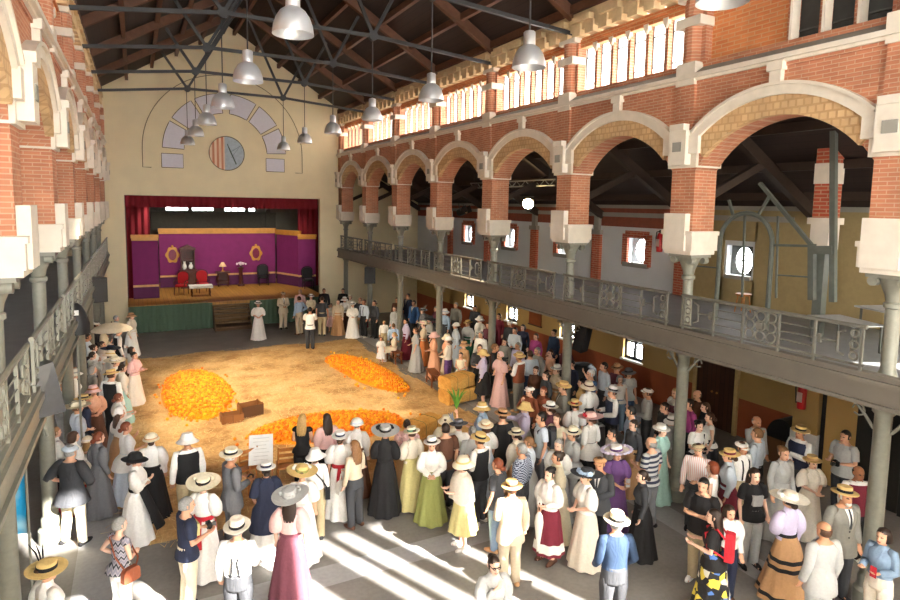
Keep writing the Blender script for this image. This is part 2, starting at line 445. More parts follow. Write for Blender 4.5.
# --- aisles : back walls, galleries, roofs
def aisle(side):
    X = (lambda x: x) if side > 0 else (lambda x: 2 * XC - x)
    nm = 'right' if side > 0 else 'left'
    def bx(mb, x0, x1, *r, mi=0): return mb.box(min(X(x0), X(x1)), max(X(x0), X(x1)), *r, mi=mi)
    # openings: (y0,y1,z0,z1) on the back wall
    up = [(y - .38, y + .38, 4.28, 5.07) for y in (10.45, 14.1, 17.75, 21.4, 25.0)] + [(6.4, 6.75, 4.4, 5.1)]
    lo = [(y - .42, y + .42, 1.12, 2.06) for y in (14.1, 17.45, 21.15, 24.87)]
    door = []
    hol = up + lo + door
    ys = sorted({YN, YS} | {h[0] for h in hol} | {h[1] for h in hol})
    lay = [(0, 1.02, DADO, 'lower'), (1.02, 3.4, OCH, 'mid'), (3.4, 5.4, WHW, 'upper'), (5.4, 6.0, plain('dark_frieze', '#7c4030', .8), 'frieze')]
    for li, (za, zb, mt, n2) in enumerate(lay):
        m = MB()
        for i in range(len(ys) - 1):
            a, b = ys[i], ys[i + 1]; hs = [h for h in hol if h[0] < (a + b) / 2 < h[1]]
            z = za
            for h in sorted(hs, key=lambda h: h[2]):
                if h[3] <= z or h[2] >= zb: continue
                if h[2] > z: bx(m, XR, XR + .3, a, b, z, h[2])
                z = max(z, h[3])
            if z < zb: bx(m, XR, XR + .3, a, b, z, zb)
        if li == 0: struct('wall_aisle_' + nm, m, mt)
        elif n2 == 'upper':
            struct('wall_gallery_' + nm, m, mt)
        else: trim(m, mt)
    m = MB(); bx(m, XR, XR + .3, YN, YS, 6.0, 6.3); bx(m, XR - .06, XR, 9, YS, 5.72, 5.86); trim(m, GREY)
    if side > 0:                                       # the near part of the gallery wall is buff, not white
        m = MB(); bx(m, XR - .03, XR, 3.5, 9.6, 3.4, 4.28); bx(m, XR - .03, XR, 3.5, 9.6, 5.1, 6.0); bx(m, XR - .03, XR, 6.8, 9.6, 4.28, 5.1); bx(m, XR - .03, XR, 3.5, 6.35, 4.28, 5.1)
        bx(m, XR - .03, XR, 9.6, 10.0, 3.4, 6.0); bx(m, XR - .03, XR, 10.9, 11.9, 3.4, 6.0); bx(m, XR - .03, XR, 9.95, 10.95, 3.4, 4.2); bx(m, XR - .03, XR, 9.95, 10.95, 5.2, 6.0)
        trim(m, plain('buff_plaster', '#94825c', .85, amt=.06))
    for y in (12.3, 15.93, 19.6, 23.2, 26.8):          # brick pilasters
        if side < 0: continue
        m = MB(); bx(m, XR - .12, XR, y - .2, y + .2, 3.4, 5.1); bx(m, XR - .16, XR, y - .24, y + .24, 5.1, 5.26, mi=1); bx(m, XR - .12, XR, y - .12, y + .12, 5.26, 5.75, mi=1)
        trim(m, [BRD, GREY])
    for k, (y0, y1, z0, z1) in enumerate(up):          # oval windows in brick surrounds
        wn[0] += 1; m = MB(); yc, zc = (y0 + y1) / 2, (z0 + z1) / 2
        if side > 0 and k < 5:
            if k > 0:
                bx(m, XR - .08, XR + .02, y0 - .22, y0, z0 - .1, z1 + .12); bx(m, XR - .08, XR + .02, y1, y1 + .22, z0 - .1, z1 + .12)
                bx(m, XR - .08, XR + .02, y0 - .1, y1 + .1, z1, z1 + .22); bx(m, XR - .12, XR + .02, y0 - .14, y1 + .14, z0 - .14, z0, mi=1)
            else: bx(m, XR - .08, XR + .02, y0, y1, z0 - .1, z0, mi=1)
        else: bx(m, XR - .08, XR + .02, y0, y1, z0 - .1, z0, mi=1)
        o = struct('window_%d' % wn[0], m, [BRD, GREY])
        f = MB(); n = 32; rr = []
        for j in range(n):                              # plate with an oval hole
            t = 2 * PI * j / n; c, s = math.cos(t), math.sin(t); q = .38 / max(abs(c), abs(s)) * 1.04
            rr.append([(X(XR + .2), yc + .25 * c, zc + .36 * s), (X(XR + .2), yc + q * c, zc + q * s), (X(XR + .24), yc + q * c, zc + q * s), (X(XR + .24), yc + .25 * c, zc + .36 * s)])
        f.loft(rr, 0, wrap=True); f.build('oval_frame', IROND if k == 0 else WHW, o)
        f = MB(); bx(f, XR + .18, XR + .22, yc - .015, yc + .015, zc - .36, zc + .36); bx(f, XR + .18, XR + .22, yc - .27, yc + .27, zc - .015, zc + .015); f.build('glazing_bar', IROND, o)
        f = MB(); bx(f, XR + .21, XR + .22, yc - .3, yc + .3, zc - .38, zc + .38); f.build('pane', GL, o)
    for k, (y0, y1, z0, z1) in enumerate(lo):
        wn[0] += 1; m = MB(); bx(m, XR - .08, XR + .3, y0 - .05, y1 + .05, z0 - .06, z0)
        o = struct('window_%d' % wn[0], m, WHITE)
        f = MB()
        for a, b in ((y0, y0 + .07), (y1 - .07, y1), ((y0 + y1) / 2 - .05, (y0 + y1) / 2 + .05)): bx(f, XR + .1, XR + .16, a, b, z0, z1)
        for z in (z0 + .04, z1 - .04, (z0 + z1) / 2 + .1): bx(f, XR + .1, XR + .16, y0, y1, z - .035, z + .035)
        f.build('window_frame', BLK, o)
        f = MB(); bx(f, XR + .14, XR + .15, y0, y1, z0, z1); f.build('pane', GL, o)
    # aisle roof
    m = MB(); v = []
    for y in (YB[0] - .3, YS):
        v += [(X(10.0), y, 8.35), (X(XR + .3), y, 5.95), (X(XR + .3), y, 6.1), (X(10.0), y, 8.5)]
    m.add(v, [(0, 1, 5, 4), (1, 2, 6, 5), (2, 3, 7, 6), (3, 0, 4, 7), (0, 3, 2, 1), (4, 5, 6, 7)])
    struct('ceiling_aisle_' + nm, m, TIMB)
    for k, y in enumerate(YB[1:]):
        trim(MB().beam((X(10.0), y, 8.1), (X(XR), y, 5.75), .16, .24).beam((X(10.1), y, 6.2), (X(12.0), y, 7.05), .12, .16), plain('dark_aisle_beam', '#33261f', .7))
    for x in (11.2, 12.4, 13.5):
        zz = mix(8.35, 5.95, (x - 10) / 4.4) - .1
        trim(MB().beam((X(x), YB[0], zz), (X(x), YS, zz), .12, .18), plain('dark_aisle_beam', '#33261f', .7))
    # gallery deck and beam
    d = MB(); bx(d, 9.55, XR, YB[0], YS, 3.34, 3.5); struct('floor_gallery_' + nm, d, plain('grey_deck', '#7e7f80', .6, noise=3, amt=.08))
    m = MB(); bx(m, 9.46, 9.6, YB[0], YS, 3.2, 3.52); bx(m, 9.4, 9.6, YB[0], YS, 3.5, 3.58); bx(m, 9.42, 9.6, YB[0], YS, 3.17, 3.23); bx(m, 9.44, 9.6, YB[0], YS, 3.58, 3.66)
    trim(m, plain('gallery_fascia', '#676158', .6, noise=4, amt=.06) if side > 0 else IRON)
    for k in range(len(YB) - 1):                      # deck joists
        for j in range(2):
            y = YB[k] + 1.85 * j + (.2 if j else 0)
            mm = MB(); bx(mm, 9.6, XR, y - .06, y + .06, 3.16, 3.36); trim(mm, IROND)
aisle(1); aisle(-1)
# ------------------------------------------------------------------ iron columns and railings
ORD = ['first', 'second', 'third', 'fourth', 'fifth', 'sixth', 'seventh', 'eighth', 'ninth']
def column(x, y, label, sx):
    t = thing('iron_column', label, 'column', (x, y, 0), 0, 'cast iron columns under the arcades')
    MB().lathe([(.2, 0), (.2, .25), (.15, .3), (.15, .45), (.12, .5)], 16).build('base', IRON, t, True)
    MB().lathe([(.125, .5), (.115, 3.0), (.15, 3.04), (.15, 3.12), (.13, 3.16), (.13, 3.6), (.1, 3.7), (.1, 4.6), (.13, 4.62), (.13, 4.68), (.1, 4.7)], 18).build('shaft', IRON, t, True)
    c = MB(); c.lathe([(.1, 4.68), (.12, 4.8), (.2, 5.0), (.24, 5.06), (.24, 5.12)], 18, caps=True)
    for a in (-1, 1):
        for b in (-1, 1): c.tube([(a * .17 - .05 * a, b * .2, 5.0), (a * .24, b * .2, 5.0)], .07, 12); c.ball((a * .2, b * .2, 5.0), .035, 8, 6)
    c.box(-.28, .28, -.28, .28, 5.06, 5.12)
    c.build('capital', IRON, t, True)
    b = MB()
    for dy in (-1, 1):                                   # scrolled bracket to the gallery beam
        p = [(0, dy * .12, 2.5 + .0)]; p = [(0, dy * (.12 + .5 * s), 2.75 + .42 * math.sin(s * PI / 2)) for s in [k / 8 for k in range(9)]]
        b.tube(p, .025, 6); b.tube([(0, dy * (.35 + .09 * math.cos(q)), 2.98 + .09 * math.sin(q)) for q in [k * PI / 4 for k in range(8)]], .014, 5)
    b.build('bracket', IRON, t, True)
for i, y in enumerate(YB[1:]):
    o = ORD[i]
    column(9.8, y, 'grey cast iron column carrying the right arcade, %s from the camera' % o, 1)
    column(2 * XC - 9.8, y, 'grey cast iron column carrying the left arcade, %s from the camera' % o, -1)
def ringpts(y, z, r, n=14, x=0): return [(x, y + r * math.cos(2 * PI * k / n), z + r * math.sin(2 * PI * k / n)) for k in range(n + 1)]
def railing(x, y0, y1, label, group, iron=None):
    iron = iron or IRON
    t = thing('gallery_railing', label, 'railing', (x, (y0 + y1) / 2, 3.66), 0, group); L = (y1 - y0) / 2 - .16; m = MB()
    m.tube([(0, -L, .66), (0, L, .66)], .032, 8); m.tube([(0, -L, .08), (0, L, .08)], .022, 6)
    m.build('handrail', iron, t, True)
    for yy in (-L + .05, -L + .75, -.34, .34, L - .75, L - .05): MB().box(-.018, .018, yy - .018, yy + .018, 0, .66).build('post', iron, t)
    for a, b in ((-L + .75, -.34), (.34, L - .75)):
        for z in (.22, .36, .5): MB().tube([(0, a, z), (0, b, z)], .012, 5).build('bar', iron, t)
    m = MB()
    for a in (-.2, 0, .2):
        for z in (.2, .37, .54): m.tube(ringpts(a, z, .085), .016, 5, caps=False)
    m.box(-.02, .02, -.06, .06, .31, .43)
    m.build('scroll_panel', iron, t, True)
    for sg in (-1, 1):
        m = MB(); e = sg * (L - .1)
        for z in (.2, .37, .54): m.tube(ringpts(e - sg * .06, z, .06), .015, 5, caps=False)
        m.tube([(0, e - sg * .2, .18), (0, e - sg * .3, .22), (0, e - sg * .3, .52), (0, e - sg * .2, .56)], .02, 6)
        m.tube([(0, e - sg * .3, .37), (0, e - sg * .58, .37)], .018, 6); m.box(-.02, .02, min(e - sg * .55, e - sg * .6), max(e - sg * .55, e - sg * .6), .3, .44)
        m.build('end_scroll', iron, t, True)
for i in range(0, 8):
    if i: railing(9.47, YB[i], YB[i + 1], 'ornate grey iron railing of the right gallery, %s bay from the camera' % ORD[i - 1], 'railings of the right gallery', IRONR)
    railing(2 * XC - 9.47, YB[i], YB[i + 1], 'ornate grey iron railing of the left gallery, %s bay from the camera' % ORD[i], 'railings of the left gallery')
# ------------------------------------------------------------------ pendant lamps
ALU = plain('spun_aluminium', '#e9ebee', .36, .74, noise=3, amt=.04)
def pendant(x, y, label, top):
    t = thing('pendant_lamp', label, 'lamp', (x, y, 8.28), 0, 'bell pendant lamps hung from the trusses')
    prof = [(.28, 0), (.275, .05), (.265, .12), (.23, .22), (.17, .31), (.1, .36), (.1, .38)]
    pr = prof + [(.09, .37), (.16, .3), (.22, .21), (.255, .12), (.27, .01)]
    m = MB(); n = 28; rings = [[(r * math.cos(2 * PI * k / n), r * math.sin(2 * PI * k / n), z) for k in range(n)] for r, z in pr]
    m.loft(rings, 0, False, wrap=True); m.build('bell_shade', ALU, t, True)  # light of the added lamps, brightens the stage set
    MB().lathe([(.098, .36), (.098, .56), (.08, .58), (.02, .6)], 20).build('housing', ALU, t, True)
    MB().ball((0, 0, .2), (.06, .06, .1)).build('bulb', plain('frosted_bulb', '#d8d8d4', .4), t, True)
    MB().tube([(0, 0, .58), (0, 0, top - 8.28)], .014, 6).build('hanging_rod', TRUSS, t)
    return t
for i, y in enumerate(YB[1:8]):
    if i: pendant(1.98, y + .12, 'aluminium bell pendant lamp in the left row, %s from the camera' % ORD[i], 10.5)
    pendant(5.82, y + .05, 'aluminium bell pendant lamp in the right row, %s from the camera' % ORD[i], 10.5)
# ------------------------------------------------------------------ marks on the stage wall
INK = plain('drawn_line', '#5a4a30', .8); LIL = plain('lilac_panel', '#d8d5de', .8, amt=.03)
cx, cz = 3.98, 8.3
def arcline(r, t0, t1, extra=None):
    m = MB(); p = [(cx + r * math.cos(t), YS - .012, cz + .03 + r * math.sin(t)) for t in [mix(t0, t1, k / 40) for k in range(41)]]
    return p
m = MB(); p = arcline(3.62, 0, PI); p = [(p[0][0] - .35, YS - .012, 7.5), (p[0][0], YS - .012, 7.5)] + p + [(p[-1][0], YS - .012, 7.5), (p[-1][0] + .35, YS - .012, 7.5)]
m.tube(p, .016, 5); o = m.build('outline_arch', INK); tag(o, 'thin dark outline of a big arch drawn on the yellow stage wall', 'wall drawing')
fanlab = ['lilac fan panel at the lower left end of the arch on the stage wall', 'lilac fan panel second up on the left of the wall arch', 'lilac fan panel third up on the left of the wall arch', 'lilac fan panel just left of the top of the wall arch', 'lilac fan panel just right of the top of the wall arch', 'lilac fan panel third up on the right of the wall arch', 'lilac fan panel second up on the right of the wall arch', 'lilac fan panel at the lower right end of the arch on the stage wall']
seg = [('b', -1), (PI * .985, PI * .84), (PI * .82, PI * .685), (PI * .665, PI * .525), (PI * .475, PI * .335), (PI * .315, PI * .18), (PI * .16, PI * .015), ('b', 1)]
for l, s in zip(fanlab, seg):
    if s[0] == 'b':
        a, b = (cx - 2.84, cx - 1.93) if s[1] < 0 else (cx + 1.83, cx + 2.72); poly = [(a, 7.52), (b, 7.52), (b, 8.16), (a, 8.16)]
    else:
        ts = [mix(s[0], s[1], k / 10) for k in range(11)]
        poly = [(cx + 2.8 * math.cos(t), cz + 2.8 * math.sin(t)) for t in ts] + [(cx + 1.88 * math.cos(t), cz + 1.88 * math.sin(t)) for t in reversed(ts)]
    o = MB().prism(poly, YS - .02, YS + .01).build('fan_panel', LIL); tag(o, l, 'wall panel', 'lilac fan panels on the stage wall')
    MB().tube([(x, YS - .022, z) for x, z in poly + [poly[0]]], .016, 5).build('outline', INK, o)
ro = thing('round_emblem', 'round painted emblem half striped and half pale blue on the stage wall', 'wall emblem', (cx, YS, cz))
m = MB(); n = 40
poly = lambda r, lo, hi: [(max(lo, min(hi, r * math.cos(2 * PI * k / n))), r * math.sin(2 * PI * k / n)) for k in range(n)]
m.prism([(.8 * math.cos(t), .8 * math.sin(t)) for t in [mix(PI / 2 + .12, 3 * PI / 2 - .12, k / 24) for k in range(25)]], -.03, 0)
def stripes():
    m_, nt, b = newmat('red_cream_stripes'); tc = nd(nt, 'ShaderNodeTexCoord'); w = nd(nt, 'ShaderNodeTexWave', Scale=1.55); w.bands_direction = 'X'
    nt.links.new(tc.outputs['Object'], w.inputs[0]); nt.links.new(ramp(nt, w.outputs['Fac'], [(.45, lin('#b5683f')), (.55, lin('#dcc0a0'))]), b.inputs['Base Color']); return m_
m.build('striped_half', stripes(), ro)
MB().prism([(.8 * math.cos(t), .8 * math.sin(t)) for t in [mix(-PI / 2 - .12, PI / 2 + .12, k / 24) for k in range(25)]], -.03, 0).build('blue_half', plain('pale_blue_paint', '#a9b2bb', .7), ro)
MB().tube([(.8 * math.cos(2 * PI * k / 48), -.03, .8 * math.sin(2 * PI * k / 48)) for k in range(49)], .02, 5).build('rim', INK, ro)
MB().beam((.08, -.04, .3), (.42, -.04, -.5), .05, .05).beam((.02, -.04, .45), (.2, -.04, -.02), .12, .03).build('pointer', plain('dark_green_paint', '#3d4a3c', .6), ro)
MB().beam((.2, -.04, .1), (.62, -.04, .38), .03, .03).beam((.55, -.04, .3), (.2, -.04, -.2), .02, .02).build('line_mark', plain('slate_paint', '#7d858c', .6), ro)
# ------------------------------------------------------------------ the stage
SZ = 1.25; SY = 30.15
SF = planks('ochre_stage_boards', '#b5843c', '#a8782f', .18, 'y', .5)
st = MB().box(PX0, PX1, YS - .02, 38.4, SZ - .15, SZ).box(PX0 + .05, PX1 - .02, SY, YS, SZ - .15, SZ).build('stage_floor', SF); st['kind'] = 'structure'
# stage house walls
sh = MB(); sh.box(-1.6, -1.3, YS + .3, 38.7, 0, 8); sh.box(9.4, 9.7, YS + .3, 38.7, 0, 8)
sh.box(-1.6, 9.7, 38.4, 38.7, 0, 5.45); sh.box(-1.6, 9.7, 38.4, 38.7, 5.98, 8); 
wins = [(1.55, 2.75), (2.95, 4.15), (4.75, 5.95), (6.15, 6.55)]
xs = [-1.6] + [q for w in wins for q in w] + [9.7]
for k in range(0, len(xs), 2): sh.box(xs[k], xs[k + 1], 38.4, 38.7, 5.45, 5.98)
struct('wall_stage', sh, plain('stage_house_grey', '#6b675c', .9, noise=2, amt=.1))
struct('ceiling_stage', MB().box(-1.6, 9.7, YS + .3, 38.7, 7.6, 7.75), TIMB)
for k, (a, b) in enumerate(wins):
    wn[0] += 1; o = struct('window_%d' % wn[0], MB().box(a, b, 38.38, 38.45, 5.4, 5.45), GREY)
    m = MB()
    for q in range(4): xx = mix(a, b, q / 3); m.box(xx - .03, xx + .03, 38.5, 38.54, 5.45, 5.98)
    m.build('window_frame', IROND, o); MB().box(a, b, 38.52, 38.53, 5.45, 5.98).build('pane', GL, o)
o = MB().box(PX0 + 1.2, PX1 - .9, 37.6, 37.66, 4.3, 5.3).box(PX0 + 1.2, PX1 - .9, 37.5, 37.6, 5.25, 5.38).box(7.0, 7.25, 37.4, 37.6, 4.2, 6.0).build('backstage_panelling', plain('dim_panelling', '#4f4b42', .8)); tag(o, 'dim grey panelling above the purple set at the back of the stage', 'panelling')
def cloth_mat(name, col, rough=.85): return plain(name, col, rough, noise=30, amt=.08, bump=.06)
CUR = cloth_mat('crimson_velvet', '#6e0f1c', .9)
def curtain(name, x0, x1, y, z0, z1, label, mat_, amp=.05, per=.28, cat='curtain', ax='x'):
    m = MB(); n = max(8, int((x1 - x0) / .045)); top = []; bot = []
    rings = []
    for k in range(n + 1):
        x = mix(x0, x1, k / n); dy = amp * math.sin(2 * PI * (x - x0) / per) + .3 * amp * math.sin(5.3 * x)
        rings.append([(x, y + dy - .012, z0), (x, y + dy * .7 - .012, z1), (x, y + dy * .7 + .012, z1), (x, y + dy + .012, z0)])
    m.loft(rings); return tag(m.build(name, mat_, None, True), label, cat)
curtain('stage_curtain', PX0 + .02, .6, YS + 1.75, SZ + .01, 5.9, 'crimson velvet curtain gathered at the left of the stage', CUR)
curtain('stage_curtain', 8.12, PX1 + .85, YS + 3.2, SZ + .01, 5.9, 'crimson velvet curtain gathered at the right of the stage', CUR)
curtain('pelmet', PX0 + .02, PX1 - .02, YS + .38, 5.68, PZ1 - .01, 'crimson pelmet hanging across the top of the stage opening', CUR, .025)
curtain('stage_skirt', PX0 + .05, 3.1, SY - .06, .02, SZ - .02, 'dark green pleated stage skirt left of the steps', cloth_mat('green_skirt', '#4d6350'), .03, .22, 'stage skirt')
curtain('stage_skirt', 4.8, PX1 - .05, SY - .06, .02, SZ - .02, 'dark green pleated stage skirt right of the steps', cloth_mat('green_skirt', '#4d6350'), .03, .22, 'stage skirt')
PUR = plain('purple_flat', '#7a2460', .8, noise=3, amt=.08); PURD = plain('plum_dado', '#5a2650', .8, noise=3, amt=.08); GOLD = plain('gold_moulding', '#c58a3a', .45, noise=6, amt=.1); RAIL = plain('cream_gold_rail', '#dcae74', .5)
def flat(x0, x1, label, loc, rz, z1, zf):
    t = thing('scenery_flat', label, 'scenery flat', loc, rz)
    MB().box(x0, x1, 0, .05, .62, z1).build('panel', PUR, t); MB().box(x0, x1, -.01, .05, .01, .6).build('dado', PURD, t)
    MB().box(x0, x1, -.04, .05, .58, .68).build('rail', RAIL, t)
    MB().box(x0 - .02, x1 + .02, -.06, .05, z1, z1 + .1).box(x0 - .04, x1 + .04, -.1, .05, z1 + .12, z1 + zf).box(x0, x1, -.05, .05, z1 + .1, z1 + .12).build('frieze', GOLD, t)
    return t
flat(0, 1.12, 'purple scenery flat standing at the left of the stage', (-.2, 32.25, SZ), 0, 2.82, .28)
flat(0, 6.15, 'wide purple back wall flat of the stage set', (1.08, 36.0, SZ), 0, 2.95, .3)
flat(0, 2.3, 'angled purple scenery flat joining the back wall at right', (7.3, 35.9, SZ), R(-68), 2.9, .28)
flat(0, .98, 'purple scenery flat standing at the right of the stage', (8.05, 33.75, SZ), 0, 2.72, .26)
for lab, x in (('gold oval framed mirror on the left of the purple back wall', 1.72), ('gold oval framed mirror on the right of the purple back wall', 6.12)):
    t = thing('oval_mirror', lab, 'mirror', (x, 35.96, 3.05)); m = MB(); rr = []; n = 40
    for k in range(n):
        a = 2 * PI * k / n; w = 1 + .1 * math.cos(6 * a)
        rr.append([(.2 * math.cos(a), -.05, .3 * math.sin(a)), (.33 * w * math.cos(a), -.04, .43 * w * math.sin(a)), (.33 * w * math.cos(a), 0, .43 * w * math.sin(a)), (.2 * math.cos(a), 0, .3 * math.sin(a))])
    m.loft(rr, 0, wrap=True); m.ball((0, -.03, .46), (.07, .04, .08), 8, 6); m.build('frame', GOLD, t, True)
    MB().prism([(.22 * math.cos(2 * PI * k / 24), .32 * math.sin(2 * PI * k / 24)) for k in range(24)], -.02, 0).build('mirror_glass', plain('dusky_glass', '#7a2f4a', .2), t)
def legs4(m, w, d, h, r=.03, taper=.6):
    for a in (-1, 1):
        for b in (-1, 1): m.tube([(a * w, b * d, h), (a * w, b * d, 0)], [r, r * taper], 8)
    return m
REDV = cloth_mat('red_upholstery', '#a3141c')
def armchair(name, label, loc, rz, mt, wood):
    t = thing(name, label, 'chair', loc, rz)
    for a in (-1, 1):
        for b in (-1, 1): MB().tube([(a * .24, b * .22, .42), (a * .25, b * .24, 0)], [.03, .018], 8).build('leg', wood, t, True)
    MB().lathe([(.2, .4), (.33, .41), (.34, .48), (.28, .53), (.05, .54)], 16, sx=.86, sy=.8).build('seat', mt, t, True)
    m = MB(); n = 14; m.prism([(-.25, .55)] + [(.27 * math.cos(PI - PI * k / n), .95 + .2 * math.sin(PI * k / n)) for k in range(n + 1)] + [(.25, .55)], -.25, -.19); m.build('backrest', mt, t)
    m = MB(); m.tube([(-.27, -.22, .45), (-.3, -.22, .95)] + [(.3 * math.cos(PI - PI * k / n), -.22, .97 + .22 * math.sin(PI * k / n)) for k in range(n + 1)] + [(.3, -.22, .95), (.27, -.22, .45)], .025, 8); m.build('back_frame', wood, t, True)
    for a in (-1, 1): MB().tube([(a * .28, -.2, .72), (a * .31, .05, .72), (a * .29, .2, .68), (a * .26, .2, .48)], .022, 8).build('armrest', wood, t, True)
    return t
MAH = plain('mahogany', '#4a1d12', .4, noise=10, amt=.2)
armchair('armchair', 'red upholstered armchair on the stage left of the white topped table', (1.95, 33.1, SZ), R(150), REDV, MAH)
armchair('armchair', 'red upholstered armchair on the stage behind the white topped table', (3.0, 33.4, SZ), R(190), REDV, MAH)
t = thing('side_table', 'low dark table under a white lace cloth on the stage', 'table', (2.8, 32.35, SZ))
for a in (-1, 1):
    for b in (-1, 1): MB().lathe([(.035, 0), (.02, .1), (.04, .2), (.022, .32), (.04, .42), (.03, .5)], 10, (a * .42, b * .2, 0)).build('leg', MAH, t, True)
MB().box(-.5, .5, -.27, .27, .48, .53).build('tabletop', MAH, t)
o = MB().box(2.25, 3.35, 32.03, 32.67, SZ + .531, SZ + .545).box(2.25, 3.35, 32.02, 32.035, SZ + .42, SZ + .545).build('tablecloth', WHITE); tag(o, 'white lace cloth laid over the low stage table', 'tablecloth')
t = thing('display_cabinet', 'tall dark cabinet with pale ornaments against the purple stage wall', 'cabinet', (2.45, 35.55, SZ))
MB().box(-.38, .38, -.25, .3, 0, 1.0).box(-.42, .42, -.28, .3, .98, 1.04).build('base_unit', MAH, t)
m = MB().box(-.36, -.3, -.2, .3, 1.04, 2.1).box(.3, .36, -.2, .3, 1.04, 2.1).box(-.36, .36, .24, .3, 1.04, 2.1); m.box(-.4, .4, -.24, .3, 2.1, 2.2).prism([(-.34, 2.2), (.34, 2.2), (0, 2.38)], -.2, .3); m.build('upper_case', MAH, t)
MB().box(-.3, .3, -.15, .24, 1.5, 1.54).build('shelf', MAH, t)
for a in (-1, 1): MB().box(a * .18 - .16, a * .18 + .16, -.27, -.25, .1, .9).build('door', plain('cabinet_door', '#4f2a1c', .4), t)
for lab, x, h in (('white porcelain vase on the left of the stage cabinet shelf', -.17, .42), ('white porcelain jar on the right of the stage cabinet shelf', .15, .36)):
    o = MB().lathe([(.07, 0), (.12, .1), (.1, .22), (.05, h * .8), (.07, h)], 14).build('vase', WHITE, None, True, (2.45 + x, 35.5, SZ + 1.04)); tag(o, lab, 'vase', 'porcelain on the stage cabinet')
t = thing('side_table', 'dark carved lamp table at the purple back wall of the stage', 'table', (4.25, 35.6, SZ))
for a in (-1, 1):
    for b in (-1, 1): MB().tube([(a * .2, b * .15, .78), (a * .3, b * .2, .4), (a * .24, b * .18, 0)], [.03, .04, .025], 8).build('leg', MAH, t, True)
MB().box(-.36, .36, -.26, .26, .78, .84).box(-.24, .24, -.18, .18, .3, .33).box(-.28, .28, .12, .16, .1, .78).build('tabletop', MAH, t)
t = thing('table_lamp', 'small table lamp with cream pleated shade on the stage', 'lamp', (4.25, 35.6, SZ + .84))
MB().lathe([(.1, 0), (.1, .03), (.03, .06), (.045, .16), (.02, .3)], 14).build('base', GOLD, t, True)
MB().lathe([(.2, .28), (.07, .52), (.06, .52), (.19, .28)], 24, caps=False, wob=lambda a, z: 1 + .03 * math.cos(12 * a)).build('lamp_shade', plain('cream_shade', '#efc99a', .7), t, True)
t = thing('plant_pedestal', 'dark column pedestal on the stage beneath white flowers', 'pedestal', (5.2, 35.5, SZ))
MB().box(-.17, .17, -.17, .17, 0, .1).lathe([(.12, .1), (.1, .2), (.1, .9), (.13, 1.0)], 14).box(-.16, .16, -.16, .16, 1.0, 1.06).build('column', MAH, t, True)
t = thing('flower_vase', 'bowl of white flowers on the dark stage pedestal', 'flowers', (5.2, 35.5, SZ + 1.06))
MB().lathe([(.06, 0), (.05, .05), (.12, .14)], 12).build('bowl', plain('dark_bowl', '#3a3030', .4), t, True)
m = MB()
for k in range(16): a = k * 2.4; m.ball((.022 * k ** .8 * math.cos(a) * 1.6, .022 * k ** .8 * math.sin(a) * 1.6, .26 - .006 * k), .055, 7, 5)
m.build('blooms', plain('white_petal', '#f0dde6', .7), t, True)
armchair('armchair', 'black chair at the purple back wall of the stage', (6.4, 35.3, SZ), R(180), BLK, BLK)
armchair('armchair', 'black chair before the right hand scenery flat', (8.45, 33.2, SZ), R(180), BLK, BLK)
# steps
t = thing('wooden_steps', 'wooden steps with open rails leading up to the stage', 'steps', (3.92, 29.45, 0))
for k in range(5):
    MB().box(-.8, .8, -.35 + .19 * k - .05, -.35 + .19 * k + .19, .2 * (k + 1) - .04, .2 * (k + 1)).build('tread', planks('step_wood', '#8a6a48', '#7a5a3a', .2, 'y'), t)
MB().box(-.76, .76, -.3, .6, .02, .18).build('riser_base', plain('step_dark_wood', '#5e452e', .7), t)  # darker brown wood for the base and sides of the steps
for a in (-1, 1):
    MB().prism([(-.4, 0), (.65, 0), (.65, 1.05), (.5, 1.05), (-.4, .1)], a * .8 - .02, a * .8 + .02, ax='x').build('stringer', plain('step_dark_wood', '#5e452e', .7), t)
t = thing('stage_frontage', 'brown slatted stage front boards behind the steps', 'stage front', (3.95, SY, 0))
for k in range(5): MB().box(-.82, .82, -.05, 0, .22 * k + (.004 if k == 0 else .02), .2 + .22 * k).build('board', plain('stage_board', '#7a5b36', .6), t)
# ------------------------------------------------------------------ straw, oranges, crates
def straw_mat(nm, a, b_, c_):
    m, nt, b = newmat(nm); tc = nd(nt, 'ShaderNodeTexCoord'); mp = nd(nt, 'ShaderNodeMapping'); nt.links.new(tc.outputs['Object'], mp.inputs[0])
    n1 = nd(nt, 'ShaderNodeTexNoise', Scale=.9, Detail=8.0, Roughness=.65); n2 = nd(nt, 'ShaderNodeTexNoise', Scale=16.0, Detail=6.0, Roughness=.7)
    mp.inputs['Scale'].default_value = (1, .45, 1)
    nt.links.new(tc.outputs['Object'], n1.inputs[0]); nt.links.new(mp.outputs[0], n2.inputs[0])
    x = nd(nt, 'ShaderNodeMix', data_type='RGBA', blend_type='MULTIPLY'); x.inputs[0].default_value = 1
    nt.links.new(ramp(nt, n1.outputs['Fac'], [(.36, lin(a)), (.49, lin(b_)), (.66, lin(c_))]), x.inputs[6]); nt.links.new(ramp(nt, n2.outputs['Fac'], [(.3, (.74, .68, .56, 1)), (.6, (1, 1, 1, 1))]), x.inputs[7])
    nt.links.new(x.outputs[2], b.inputs['Base Color']); b.inputs['Roughness'].default_value = .8
    bp = nd(nt, 'ShaderNodeBump', Strength=.6, Distance=.03); nt.links.new(n2.outputs['Fac'], bp.inputs['Height']); nt.links.new(bp.outputs[0], b.inputs['Normal'])
    return m
SM = straw_mat('golden_straw', '#b5854e', '#dfb276', '#ecca94')
def straw_edge(x, y):
    d = min(x + .42, 8.42 - x, y - 11.25, 25.2 - y) + .3 * math.sin(x * 2.1) * math.sin(y * 1.7) * .5
    return max(0, min(1, d / .5))
m = MB(); nx, ny = 90, 140; X0, X1, Y0, Y1 = -.5, 8.5, 11.1, 25.4; g = []
rnd = random.Random(3)
